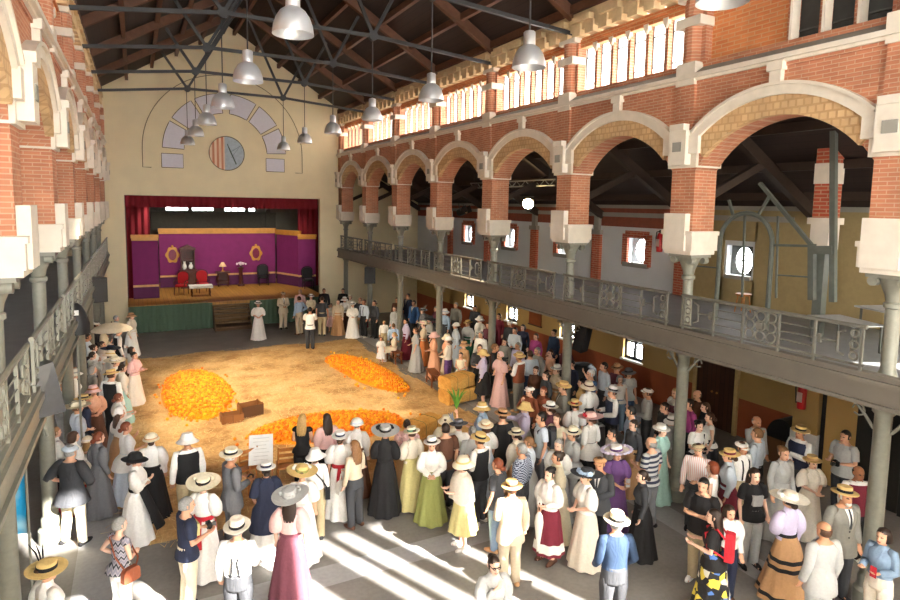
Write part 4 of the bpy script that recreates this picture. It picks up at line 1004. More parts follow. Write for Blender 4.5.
TORSO = {'m': [(.80, .12, .10, 0), (.86, .16, .115, -.01), (.95, .165, .115, -.005), (1.05, .155, .105, 0), (1.15, .16, .11, 0), (1.26, .178, .118, .005), (1.34, .185, .11, 0), (1.40, .165, .085, -.01), (1.44, .10, .065, -.015), (1.47, .058, .058, -.012), (1.52, .055, .058, .0), (1.56, .05, .05, .012)],
         'w': [(.80, .13, .105, 0), (.86, .17, .12, -.012), (.95, .165, .115, -.008), (1.06, .122, .092, 0), (1.14, .13, .098, .004), (1.23, .15, .125, .02), (1.31, .155, .11, .008), (1.38, .14, .08, -.008), (1.42, .085, .06, -.014), (1.45, .05, .05, -.012), (1.51, .047, .05, .0), (1.55, .045, .048, .012)]}
def zoff(legs): return -.36 if legs == 'z' else 0.0
def ell(z, a, b, y, n=20, x=0): return [(x + a * math.cos(2 * PI * k / n), y + b * math.sin(2 * PI * k / n), z) for k in range(n)]
def armpts(sex, code, s):
    e, w = ARM[code]; d = SH[sex] - .175; sp = Vector((s * (SH[sex] - .005), -.01, 1.375))
    return sp, Vector((s * (e[0] + d), e[1], e[2])), Vector((s * (w[0] + (d if w[0] > .15 else 0)), w[1], w[2]))
BODY = {}
def body_mesh(sex, pose):
    key = sex + pose
    if key in BODY: return BODY[key]
    rc, lc, legs = pose[0], pose[1], pose[2]; dz = zoff(legs); m = MB(); k = 1.0 if sex == 'm' else .9
    m.loft([ell(z + dz, a, b, y) for z, a, b, y in TORSO[sex]])
    for si, s in enumerate((1, -1)):
        kn, an = LEG[legs][si]; hp = Vector((s * .085, 0, .87 + dz)); kn = Vector((s * kn[0], kn[1], kn[2])); an = Vector((s * an[0], an[1], an[2]))
        m.tube([hp, hp.lerp(kn, .35), hp.lerp(kn, .75), kn, kn.lerp(an, .3) + Vector((0, -.012, 0)), kn.lerp(an, .65), an, an + Vector((0, 0, -.03))], [.09, .085, .066, .052, .055, .045, .036, .036], 12)
        f = an + Vector((0, -.03, -.04)); m.tube([f + Vector((0, -.02, 0)), f + Vector((s * .005, .06, .005)), f + Vector((s * .014, .14, -.012)), f + Vector((s * .018, .2, -.02))], [.034, .04, .036, .022], 10)
        sp, e, w = armpts(sex, rc if s > 0 else lc, s); dzv = Vector((0, 0, dz)); sp, e, w = sp + dzv, e + dzv, w + dzv
        m.tube([sp + Vector((-s * .05, 0, -.01)), sp, sp.lerp(e, .3), sp.lerp(e, .7), e, e.lerp(w, .3), e.lerp(w, .7), w], [.05, .053 * k, .048 * k, .04 * k, .036 * k, .038 * k, .03 * k, .025 * k], 10)
        d = (w - e).normalized(); ref = Vector((s, 0, 0)); side = (ref - d * ref.dot(d)).normalized(); nrm = d.cross(side)   # hand
        pc = w + d * .05
        m.tube([w - d * .01, w + d * .02, pc, pc + d * .04], [.024, .03, .04, .036], 10, flat=.5, ref=tuple(nrm))
        for q, ln in enumerate((.062, .072, .068, .05)):
            b0 = pc + d * .03 + side * (-.028 + .019 * q); cu = nrm * (-s * .02)
            m.tube([b0, b0 + d * ln * .55 + cu * .35, b0 + d * ln * .85 + cu * 1.2, b0 + d * ln + cu * 2], [.0095, .009, .0085, .0075], 6)
        tb = w + d * .03 - side * .028; m.tube([tb, tb - side * .022 + d * .025, tb - side * .026 + d * .055 - nrm * s * .012], [.0125, .0115, .009], 6)
    hz = dz
    prof = [(1.47, .02, .03, .05), (1.485, .042, .05, .045), (1.51, .055, .07, .032), (1.545, .065, .083, .022), (1.585, .07, .09, .014), (1.62, .073, .094, .008), (1.65, .07, .09, .004), (1.675, .058, .075, 0), (1.692, .038, .05, 0), (1.7, .015, .02, 0)]
    m.loft([ell(z + hz, a, b, y, 18) for z, a, b, y in prof])
    m.tube([(0, .095, 1.6 + hz), (0, .112, 1.565 + hz), (0, .118, 1.55 + hz), (0, .1, 1.542 + hz)], [.009, .012, .016, .012], 8)    # nose
    m.tube([(-.045, .083, 1.615 + hz), (0, .1, 1.617 + hz), (.045, .083, 1.615 + hz)], .011, 6)      # brow
    m.tube([(-.022, .088, 1.518 + hz), (0, .098, 1.517 + hz), (.022, .088, 1.518 + hz)], .01, 6)      # lips
    m.ball((0, .07, 1.485 + hz), (.025, .022, .018), 8, 6)
    for s in (1, -1): m.tube([(s * .072, -.005, 1.615 + hz), (s * .084, -.012, 1.6 + hz), (s * .083, -.008, 1.575 + hz), (s * .07, .0, 1.555 + hz)], [.01, .013, .012, .008], 6)
    me = m.mesh('body_src', [], True, False)
    o = bpy.data.objects.new('tmp', me); C.objects.link(o); md = o.modifiers.new('r', 'REMESH'); md.mode = 'VOXEL'; md.voxel_size = .0095; md.use_smooth_shade = True
    ms = o.modifiers.new('s', 'SMOOTH'); ms.factor = .4; ms.iterations = 2
    dg = bpy.context.evaluated_depsgraph_get(); ev = o.evaluated_get(dg); me2 = bpy.data.meshes.new_from_object(ev, depsgraph=dg); me2.name = 'body'
    bpy.data.objects.remove(o); bpy.data.meshes.remove(me)
    me2.materials.clear()
    for mm in (None, None, None): me2.materials.append(mm)
    hc = Vector((0, 0, hz))
    for p in me2.polygons:                                      # eyes and lips by place on the face
        c = p.center - hc
        if c.y > .065 and p.normal.y > .1:
            ex = min(((abs(c.x) - .031) / .016) ** 2 + ((c.z - 1.588) / .0085) ** 2, 9)
            if ex < 1: p.material_index = 1
            elif (c.x / .026) ** 2 + ((c.z - 1.517) / .009) ** 2 < 1: p.material_index = 2
    BODY[key] = me2; return me2
GAR = {}
def cached(key, fn):
    if key not in GAR: GAR[key] = fn()
    return GAR[key]
def trunk(m, sex, z0, z1, infl, dz, flare=0, mi=0, wide=False):
    rr = []; T = TORSO[sex]
    zs = [z0 + (z1 - z0) * k / 10 for k in range(11)]
    for z in zs:
        for a, b in zip(T, T[1:]):
            if a[0] <= z <= b[0]: t = (z - a[0]) / (b[0] - a[0]); q = [mix(a[i], b[i], t) for i in range(4)]; break
        else: q = list(T[0]); q[1] += .02
        fl = flare * max(0, (.98 - z)) + infl * (.7 if z > 1.41 else 1)
        hp = max(0, min(1, (1.04 - z) / .1)) if wide else 0; wa, wb, wy = (.205, .168, -.03) if sex == 'w' else (.186, .136, -.006)
        q[1], q[2], q[3] = max(q[1], wa * hp), max(q[2], wb * hp), mix(q[3], wy, hp)
        q[1], q[2] = max(q[1], .15 if z < .9 else 0) + fl, max(q[2], .11 if z < .9 else 0) + fl
        rr.append(ell(z + dz, q[1], q[2], q[3], 24))
    m.loft(rr, mi, caps=False)
def sleeve(m, sex, code, s, frac, infl, puff, dz, mi=0):
    sp, e, w = [p + Vector((0, 0, dz)) for p in armpts(sex, code, s)]
    L1 = (e - sp).length; L2 = (w - e).length; tot = (L1 + L2) * frac; pts = []; rad = []; n = 11
    base = lambda t: mix(.058, .036, min(1, t)) * (1 if sex == 'm' else .92)
    pts.append(sp + Vector((-s * .06, 0, .0))); rad.append(.05 + infl)
    for k in range(n):
        d = tot * k / (n - 1)
        p = sp.lerp(e, d / L1) if d <= L1 else e.lerp(w, (d - L1) / L2)
        t = d / (L1 + L2); pts.append(p); r = base(t) + infl + puff * max(0, math.sin(min(1, t / .62) * PI)) ** .8
        rad.append(r)
    m.tube(pts, rad, 12, mi)
def top_mesh(kind, sex, pose):
    rc, lc, legs = pose; dz = zoff(legs); m = MB()
    P = {'shirt': (.985, 1.45, .016, 1.0, .012, 0, 0), 'tee': (.84, 1.43, .014, .36, .022, 0, .08), 'tank': (.9, 1.4, .012, .06, .01, 0, 0), 'blouse': (.98, 1.48, .022, .97, .014, .045, 0), 'puff': (.98, 1.45, .022, .52, .02, .05, 0), 'jacket': (.74, 1.43, .024, .96, .018, 0, .1), 'bodice': (1.0, 1.44, .014, .5, .016, .02, 0), 'smock': (.52, 1.44, .03, .5, .024, .02, .16), 'loose': (.74, 1.44, .03, .62, .026, .01, .3)}[kind]
    z0, z1, inf, fr, sinf, puff, fl = P
    trunk(m, sex, z0, z1, inf, dz, fl, 0, kind in ('smock', 'loose', 'tee', 'tank', 'jacket') and legs != 'z')
    for s, c in ((1, rc), (-1, lc)): sleeve(m, sex, c, s, fr, sinf, puff, dz)
    # collar ring
    cz = z1 + dz; m.loft([ell(cz - .02, .07, .068, -.012, 16), ell(cz + .012, .064, .066, -.008, 16), ell(cz + .012, .058, .06, -.008, 16), ell(cz - .03, .058, .06, -.008, 16)], 0, False)
    return m.mesh(kind, [None], True, False)
def vest_mesh(sex, pose):
    m = MB(); dz = zoff(pose[2]); trunk(m, sex, .88, 1.405, .032, dz, .1); return m.mesh('waistcoat', [None], True, False)
def shawl_mesh(sex):
    m = MB(); rr = []
    for k, (z, a, b) in enumerate([(1.46, .075, .075), (1.42, .15, .11), (1.36, .235, .16), (1.22, .29, .2), (1.05, .31, .22), (.98, .315, .225)]):
        rr.append([(x * (1 + .03 * math.sin(9 * j)), y, z + (0 if k < 4 else .03 * math.sin(7 * j))) for j, (x, y, z) in enumerate(ell(z, a, b, .01, 36))])
    m.loft(rr, 0, False); return m.mesh('shawl', [None], True, False)
def skirt_mesh(sex, zh, rh, waist=1.06, bands=(), dz=0):
    m = MB(); n = 60; w, b = (.142, .112) if sex == 'w' else (.175, .13); rings = []; zs = [waist] + [mix(waist - .04, zh, (k / 16)) for k in range(17)]
    rr = []
    for z in zs:
        t = (waist - z) / (waist - zh); hip = math.sin(min(1, t / .25) * PI / 2)
        a0 = mix(w, .195, hip); b0 = mix(b, .16, hip); a0 = mix(a0, rh, max(0, t - .1) ** 1.15); b0 = mix(b0, rh * .95, max(0, t - .1) ** 1.15)
        ring = []
        for k in range(n):
            th = 2 * PI * k / n; f = 1 + .07 * t * math.sin(9 * th) + .03 * t * math.sin(4 * th + 1)
            ring.append((a0 * f * math.cos(th), b0 * f * math.sin(th) - .03 * hip, z + dz))
        rr.append(ring)
    m.loft(rr, 0, False)
    me = MB(); me = m.mesh('skirt', [None, None], True, False)
    for p in me.polygons:
        z = p.center.z - dz
        if any(lo <= z <= hi for lo, hi in bands): p.material_index = 1
    return me
def seat_skirt_mesh():
    m = MB(); path = [(0, -.02, .72), (0, .0, .6), (0, .2, .56), (0, .42, .53), (0, .5, .38), (0, .52, .14)]; m.tube(path, [.17, .21, .21, .21, .21, .24], 24, 0, False, .72, ref=(0, 0, 1)); return m.mesh('skirt', [None], True, False)
def trouser_mesh(sex, legs, zh, wide):
    m = MB(); dz = zoff(legs); rr = []
    for z in (1.02, .97, .92, .87, .82, .79):
        a, b = ({1.02: (.162, .12), .97: (.172, .122)} if sex == 'm' else {1.02: (.142, .108), .97: (.163, .118)}).get(z, (.178, .124)); rr.append(ell(z + dz, a + wide * .3, b + wide * .3, -.006, 20))
    m.loft(rr, 0, True)
    for si, s in enumerate((1, -1)):
        kn, an = LEG[legs][si]; hp = Vector((s * .088, 0, .86 + dz)); kn = Vector((s * kn[0], kn[1], kn[2])); an = Vector((s * an[0], an[1], an[2] - .03))
        pts = [hp, hp.lerp(kn, .3), hp.lerp(kn, .7), kn]; rad = [.098, .096 + wide, .08 + wide, .068 + wide]
        if zh < .4: pts += [kn.lerp(an, .35), kn.lerp(an, .7), an + Vector((0, .004, 0))]; rad += [.068 + wide, .062 + wide, .062 + wide]
        m.tube(pts, rad, 14)
    return m.mesh('trousers', [None], True, False)
def shoe_mesh(legs, s, si, heel):
    m = MB(); an = LEG[legs][si][1]; f = Vector((s * an[0], an[1] - .03, max(an[2] - .045, .04)))
    pr = [(-.055, .03, .0), (-.04, .042, .0), (.03, .046, .0), (.1, .048, -.006), (.16, .042, -.012), (.215, .02, -.016)]
    m.tube([f + Vector((s * .006 * i, y, z)) for i, (y, r, z) in enumerate(pr)], [r for y, r, z in pr], 12)
    m.v = [(x, y, max(z, .002)) for x, y, z in m.v]
    return m.mesh('shoe', [None], True, False)
def hair_mesh(kind):
    m = MB(); v = []; 
    def cap(r, ylim, zlim, nz=12, nu=20):
        rings = []
        for j in range(nz):
            ph = mix(-.55, PI / 2 - .05, j / (nz - 1)); ring = []
            for k in range(nu):
                th = 2 * PI * k / nu; x, y, z = r[0] * math.cos(ph) * math.cos(th), r[1] * math.cos(ph) * math.sin(th), r[2] * math.sin(ph)
                if y > ylim and z < zlim: q = (ylim + (y - ylim) * .25) / max(y, 1e-4); y *= q; x *= .93
                ring.append((x, y - .004, 1.6 + z))
            rings.append(ring)
        m.loft(rings, 0, True)
    if kind == 'bald':
        m.loft([ell(z, a, b, -.022, 20) for z, a, b in ((1.53, .064, .066), (1.56, .077, .078), (1.6, .081, .08), (1.625, .078, .078))], 0, True); 
        m.v = [(x, min(y, .02), z) for x, y, z in m.v]
        return m.mesh('hair', [None], True, False)
    cap((.084, .106, .113), .03, .035)
    if kind == 'long' or kind == 'wavy':
        wv = .02 if kind == 'wavy' else .008; rr = []
        for z, a, b, y in ((1.66, .07, .06, -.03), (1.58, .092, .07, -.04), (1.5, .1, .062, -.055), (1.42, .105, .055, -.07), (1.34, .1, .05, -.085), (1.27, .08, .035, -.095)):
            rr.append([(x * (1 + wv * 4 * math.sin(5 * k)), yy + wv * math.sin(3 * k), zz) for k, (x, yy, zz) in enumerate(ell(z, a, b, y, 20))])
        m.loft(rr)
    if kind == 'bun': m.ball((0, -.095, 1.645), (.05, .048, .045), 12, 8); m.tube([(.05 * math.cos(t), -.05, 1.66 + .03 * math.sin(t)) for t in [k * PI / 6 for k in range(13)]], .02, 6)
    if kind == 'low': m.ball((0, -.11, 1.545), (.055, .045, .045), 12, 8)
    if kind == 'pony': m.tube([(0, -.1, 1.63), (0, -.15, 1.58), (0, -.15, 1.46), (0, -.13, 1.36)], [.022, .034, .03, .01], 10)
    if kind == 'bob':
        m.loft([ell(z, a, b, y, 20) for z, a, b, y in ((1.68, .07, .07, -.02), (1.62, .096, .095, -.025), (1.55, .103, .09, -.035), (1.5, .098, .075, -.045), (1.485, .08, .06, -.045))])
    return m.mesh('hair', [None], True, False)
def hat_mesh(kind):
    """crown and brim; returns (hat mesh, ribbon mesh, trimming mesh)"""
    m = MB(); rb = MB(); fl = MB(); z = 1.635; n = 28; rr = random.Random(len(kind) * 7)
    def L(prof, wob=None, sy=1.12, mm=None): (mm or m).lathe(prof, n, (0, -.005, z), 0, True, 1, sy, wob)
    if kind == 'boater':
        L([(.088, -.01), (.165, -.004), (.168, .004), (.165, .01), (.094, .012), (.092, .085), (.088, .092), (.02, .094)]); L([(.096, .012), (.0955, .05), (.09, .05), (.09, .012)], mm=rb)
    elif kind in ('panama', 'fedora'):
        L([(.088, -.02), (.16, .0), (.172, .012), (.168, .018), (.097, .012), (.096, .07), (.085, .115), (.055, .122), (.02, .105)], lambda t, zz: 1 - (.1 * abs(math.sin(t)) ** 3 if zz > .1 else 0)); L([(.1, .012), (.099, .05), (.09, .05), (.09, .012)], mm=rb)
    elif kind in ('wide', 'flower', 'ruffle'):
        R_ = .27 if kind != 'ruffle' else .25
        L([(.088, -.02), (.2, -.012), (R_, .012), (R_ + .002, .02), (.2, .0), (.105, .012), (.11, .06), (.095, .1), (.03, .11)], (lambda t, zz: 1 + (.05 * math.sin(16 * t) if abs(zz - .016) < .01 else 0)) if kind == 'ruffle' else (lambda t, zz: 1 + (.03 * math.sin(3 * t) if zz < .03 else 0)), 1.05)
        L([(.114, .012), (.116, .05), (.1, .05), (.1, .012)], mm=rb)
        if kind == 'ruffle':
            for k in range(22): t = 2 * PI * k / 22; fl.ball((.26 * math.cos(t), .26 * math.sin(t), z + .02), (.04, .04, .025), 7, 5)
        else:
            for k in range(9): t = .4 + k * .33; fl.ball((.145 * math.cos(t), .145 * math.sin(t), z + .045 + rr.uniform(-.01, .015)), rr.uniform(.026, .042), 8, 6)
    elif kind == 'plume':
        L([(.088, -.015), (.2, .0), (.205, .01), (.1, .012), (.1, .08), (.085, .095), (.02, .097)]); L([(.104, .012), (.104, .06), (.09, .06), (.09, .012)], mm=rb)
        for k in range(3): fl.tube([(-.09, -.02 * k, z + .05), (-.12 - .02 * k, -.03 * k, z + .16), (-.12 - .05 * k, -.06 * k, z + .27)], [.012, .022, .006], 7, flat=.35)
    elif kind == 'bell':
        L([(.18, -.07), (.19, -.06), (.12, .0), (.1, .05), (.085, .095), (.03, .108)], lambda t, zz: 1 + (.06 * math.sin(3 * t + 1) if zz < -.04 else 0)); L([(.122, .0), (.114, .03), (.1, .03), (.1, .0)], mm=rb)
    elif kind == 'felt':
        L([(.09, -.02), (.2, -.035), (.21, -.025), (.12, .005), (.105, .07), (.08, .1), (.03, .105)], lambda t, zz: 1 + (.05 * math.sin(2 * t) if zz < 0 else 0)); L([(.122, .006), (.114, .04), (.1, .04), (.1, .006)], mm=rb)
    elif kind == 'bowler':
        L([(.088, -.01), (.135, -.002), (.145, .012), (.14, .016), (.097, .01), (.097, .06), (.085, .1), (.05, .122), (.01, .128)]); L([(.1, .01), (.1, .04), (.09, .04), (.09, .01)], mm=rb)
    elif kind == 'tophat':
        L([(.088, -.01), (.14, .0), (.148, .012), (.142, .016), (.094, .01), (.092, .15), (.098, .17), (.02, .172)]); L([(.098, .01), (.097, .05), (.09, .05), (.09, .01)], mm=rb)
    elif kind == 'cap':
        m.ball((0, -.012, z + .015), (.115, .128, .045), 20, 10); m.loft([[(.085 * math.cos(t) * q, .06 + .1 * math.sin(t) * q, z - .01 - .02 * q) for t in [PI * k / 12 for k in range(13)]] for q in (.5, 1)] + [[(.085 * math.cos(t), .06 + .1 * math.sin(t), z - .02) for t in [PI * k / 12 for k in range(13)]]], 0, False, False); rb.ball((0, -.012, z + .06), .01, 6, 5)
    elif kind == 'scarf':
        m.ball((0, -.01, 1.612), (.093, .115, .118), 18, 10); m.v = [(x, min(y, .07), max(zz, 1.57)) for x, y, zz in m.v]; rb.ball((0, -.12, 1.57), (.04, .03, .04), 8, 6)
    else:                                                    # bonnet
        m.ball((0, -.02, 1.64), (.12, .125, .095), 20, 10); m.v = [(x, y, max(zz, 1.6)) for x, y, zz in m.v]
        L([(.11, -.03), (.15, -.04), (.152, -.03), (.112, -.015)], lambda t, zz: 1 + .05 * math.sin(14 * t)); L([(.126, -.01), (.126, .02), (.11, .02), (.11, -.01)], mm=rb)
    return m.mesh('hat', [None], True), (rb.mesh('ribbon', [None], True) if rb.v else None), (fl.mesh('trimming', [None], True) if fl.v else None)
def put(name, me, mats, par, loc=None):
    o = link(name, me, par, loc)
    for i, mt in enumerate(mats):
        if i < len(o.material_slots): o.material_slots[i].link = 'OBJECT'; o.material_slots[i].material = mt
    return o
EYE = plain('eye_dark', '#2a2320', .3); LIP = plain('lip', '#a85a50', .5)
PEOPLE = []
def W(par, p):                                            # local point of a person -> world
    rz, s = par.rotation_euler.z, par.scale[0]; c, q = math.cos(rz), math.sin(rz)
    return Vector((par.location.x + s * (p[0] * c - p[1] * q), par.location.y + s * (p[0] * q + p[1] * c), par.location.z + s * p[2]))
def person(x, y, h, face, sex, top, bot, hat, hair, pose, label, group, sk='a', z0=0.0, extra=''):
    s = h / 1.70; t = thing('person', label, 'person', (x, y, z0), -R(face), group); t.scale = (s, s, s)
    rc, lc, legs = pose; dz = zoff(legs)
    b = put('body', body_mesh(sex, pose), [skin(sk), EYE, LIP], t)
    kb, cb = bot.split('/')[:2] if bot else ('', ''); kt, ct = top.split('/')[:2]
    tp = top.split('/')
    if kt == 'vest':
        put('shirt', cached(('shirt', sex, pose), lambda: top_mesh('shirt', sex, pose)), [cloth(tp[2] if len(tp) > 2 else 'wh')], t)
        put('waistcoat', cached(('vest', sex, pose), lambda: vest_mesh(sex, pose)), [cloth(ct)], t)
    elif kt == 'jacket':
        put('jacket', cached(('jacket', sex, pose), lambda: top_mesh('jacket', sex, pose)), [cloth(ct)], t)
        def sy(x, zz):
            for q0, q1 in zip(TORSO[sex], TORSO[sex][1:]):
                if q0[0] <= zz <= q1[0]: u_ = (zz - q0[0]) / (q1[0] - q0[0]); A, B, Y = [mix(q0[k], q1[k], u_) for k in (1, 2, 3)]; break
            A += .024; B += .024; return B * math.sqrt(max(.05, 1 - (x / A) ** 2)) + Y
        zz_ = [1.43, 1.40, 1.36, 1.32, 1.28, 1.24, 1.2, 1.16]
        def vfront(wd, lift): return MB().loft([[(x, sy(x, q) + lift, q + dz) for x in [mix(-1, 1, k / 4) * wd(q) for k in range(5)]] for q in zz_], 0, False, False)
        put('shirt_front', cached(('front', sex, dz), lambda: vfront(lambda q: .008 + .05 * (q - 1.16) / .27, .005).mesh('shirt_front', [None], True)), [cloth(tp[2] if len(tp) > 2 else 'wh')], t)
        put('tie', cached(('tie', sex, dz), lambda: vfront(lambda q: .014 + .006 * (1.43 - q) / .27, .01).mesh('tie', [None], True)), [cloth('dg')], t)
        for q_ in (-1, 1):
            put('lapel', cached(('lapel', sex, dz, q_), lambda: MB().loft([[(q_ * x, sy(x, q) + lf, q + dz) for x, lf in ((.008 + .05 * (q - 1.16) / .27, .006), (.03 + .06 * (q - 1.16) / .27, .016), (.04 + .085 * math.sin(min(1, (q - 1.16) / .2) * PI / 2), .004))] for q in zz_], 0, False, False).mesh('lapel', [None], True)), [cloth(ct)], t)
        for k in range(3): put('button', cached(('button', sex, dz, k), lambda: MB().ball((0, sy(0, 1.12 - .09 * k) + .004, 1.12 - .09 * k + dz), (.012, .006, .012), 8, 6).mesh('button', [None], True)), [cloth('bk')], t)
    else:
        nm = {'tee': 'tee_shirt', 'puff': 'blouse', 'tank': 'top', 'loose': 'tunic'}.get(kt, kt)
        put(nm, cached((kt, sex, pose), lambda: top_mesh(kt, sex, pose)), [cloth(ct)], t)
        if len(tp) > 2:
            if tp[2] == 'shawl': put('shawl', cached(('shawl', sex), lambda: shawl_mesh(sex)), [cloth(tp[3])], t)
            if tp[2] == 'braces':
                def br():
                    m = MB()
                    for q in (-1, 1):
                        m.tube([(q * .07, .118, 1.0 + dz), (q * .075, .138, 1.2 + dz), (q * .08, .115, 1.36 + dz), (q * .085, .0, 1.425 + dz), (q * .07, -.09, 1.37 + dz), (q * .03, -.135, 1.2 + dz), (q * .055, -.125, 1.0 + dz)], .014, 6)
                    return m.mesh('braces', [None], True)
                put('braces', cached(('br', dz), br), [cloth('bk')], t)
            if tp[2] == 'print': put('print', cached(('pr', dz), lambda: MB().prism([(-.08, 1.12 + dz), (.08, 1.12 + dz), (.09, 1.3 + dz), (-.09, 1.3 + dz)], .1, .152).mesh('print', [None])), [cloth(tp[3])], t)
    if kb in ('skirt', 'mid', 'short', 'tier', 'hemband'):
        if legs == 'z': put('skirt', cached('seatskirt', seat_skirt_mesh), [cloth(cb)], t)
        else:
            zh, rh = {'skirt': (.035, .34), 'mid': (.36, .3), 'short': (.5, .26), 'tier': (.05, .44), 'hemband': (.2, .29)}[kb]
            bands = ((.1, .16), (.55, .62), (.68, .74)) if kb == 'tier' else ((.26, .4),) if kb == 'hemband' else ()
            c2 = bot.split('/')[2] if len(bot.split('/')) > 2 else cb
            put('skirt', cached(('sk', sex, kb), lambda: skirt_mesh(sex, zh, rh, bands=bands)), [cloth(cb), cloth(c2)], t)
            if kb in ('skirt', 'hemband', 'tier') and kt != 'smock': put('belt', cached(('belt', sex), lambda: MB().lathe([(.158, 1.03), (.16, 1.075), (.145, 1.08), (.145, 1.03)], 24, sy=.8, caps=False).mesh('belt', [None], True)), [cloth(bot.split('/')[-1] if len(bot.split('/')) > 2 and kb != 'hemband' else cb)], t)
    elif kb in ('trousers', 'shorts', 'jeans'):
        put('trousers' if kb != 'shorts' else 'shorts', cached(('tr', sex, legs, kb), lambda: trouser_mesh(sex, legs, .5 if kb == 'shorts' else .05, .012 if kb != 'jeans' else .004)), [cloth(cb)], t)
    for si, q in enumerate((1, -1)):
        put('shoe', cached(('shoe', legs, si), lambda: shoe_mesh(legs, q, si, 0)), [cloth(('bk', 'br', 'wh', 'tn')[(len(label) + (0 if sex == 'm' else 1)) % 4])], t)
    kh, ch = (hair.split('/') + ['br'])[:2]
    ho = put('hair', cached(('hair', kh), lambda: hair_mesh(kh)), [hairm(ch)], t, (0, 0, dz))
    if hat:
        hp = hat.split('/'); me, rb, fl = cached(('hat', hp[0]), lambda: hat_mesh(hp[0]))
        o = put('hat', me, [cloth(hp[1])], t, (0, 0, dz)); hr = random.Random(label)
        if hp[0] not in ('scarf', 'bonnet'):
            rm = Matrix.Rotation(R(hr.uniform(-9, 7)), 4, 'X') @ Matrix.Rotation(R(hr.uniform(-7, 7)), 4, 'Y'); pv = Vector((0, -.005, 1.635))
            o.rotation_euler = rm.to_euler(); o.location = pv - rm @ pv + Vector((0, 0, dz))
        if rb: put('ribbon', rb, [cloth(hp[2] if len(hp) > 2 else 'bk')], o)
        if fl: put('trimming', fl, [cloth(hp[3] if len(hp) > 3 else hp[2] if len(hp) > 2 else 'wh')], o)
    PEOPLE.append(t)
    for ex in extra.split():
        k, c = (ex.split('/') + ['bk'])[:2]
        if k == 'sash': put('sash', cached('sash', lambda: MB().lathe([(.165, 1.0), (.168, 1.08), (.15, 1.08), (.15, 1.0)], 20, sy=.82, caps=False).tube([(.06, .16, 1.03), (.07, .21, .85), (.06, .25, .62)], [.03, .045, .05], 8, flat=.3).tube([(.0, -.15, 1.03), (.0, -.22, .85), (.02, -.27, .6)], [.03, .05, .06], 8, flat=.3).mesh('sash', [None], True)), [cloth(c)], t)
        if k == 'underskirt': put('underskirt', cached('under', lambda: skirt_mesh('w', .05, .33)), [cloth(c)], t)
        if k == 'scarf': put('neckerchief', cached('necker', lambda: MB().lathe([(.06, 1.42), (.085, 1.43), (.085, 1.47), (.06, 1.48)], 16, (0, -.005, 0)).tube([(.02, .1, 1.43), (.03, .14, 1.3), (.03, .14, 1.18)], [.02, .03, .02], 8, flat=.4).mesh('neckerchief', [None], True)), [cloth(c)], t)
        if k == 'apron': put('apron', cached('apron', lambda: MB().loft([[((-.5 + j / 10) * w2, .17 + .3 * q - .22 * (abs(-.5 + j / 10)) ** 2 * 2, mix(1.05, .3, q)) for j in range(11)] for q, w2 in [(i / 6, mix(.24, .42, i / 6)) for i in range(7)]], 0, False, False).mesh('apron', [None], True)), [cloth(c)], t)
        if k == 'beard': put('beard', cached('beard', lambda: MB().ball((0, .075, 1.5), (.045, .035, .035), 12, 8).mesh('beard', [None], True)), [hairm(c)], t)
        if k == 'glasses': put('glasses', cached('glass', lambda: MB().tube([(-.075, 0, 1.6), (-.06, .1, 1.595), (0, .112, 1.6), (.06, .1, 1.595), (.075, 0, 1.6)], .006, 5).tube([(.033 + .02 * math.cos(a), .108, 1.592 + .016 * math.sin(a)) for a in [j * PI / 6 for j in range(13)]], .004, 5).tube([(-.033 + .02 * math.cos(a), .108, 1.592 + .016 * math.sin(a)) for a in [j * PI / 6 for j in range(13)]], .004, 5).mesh('glasses', [None], True)), [cloth('bk')], t)
    return t
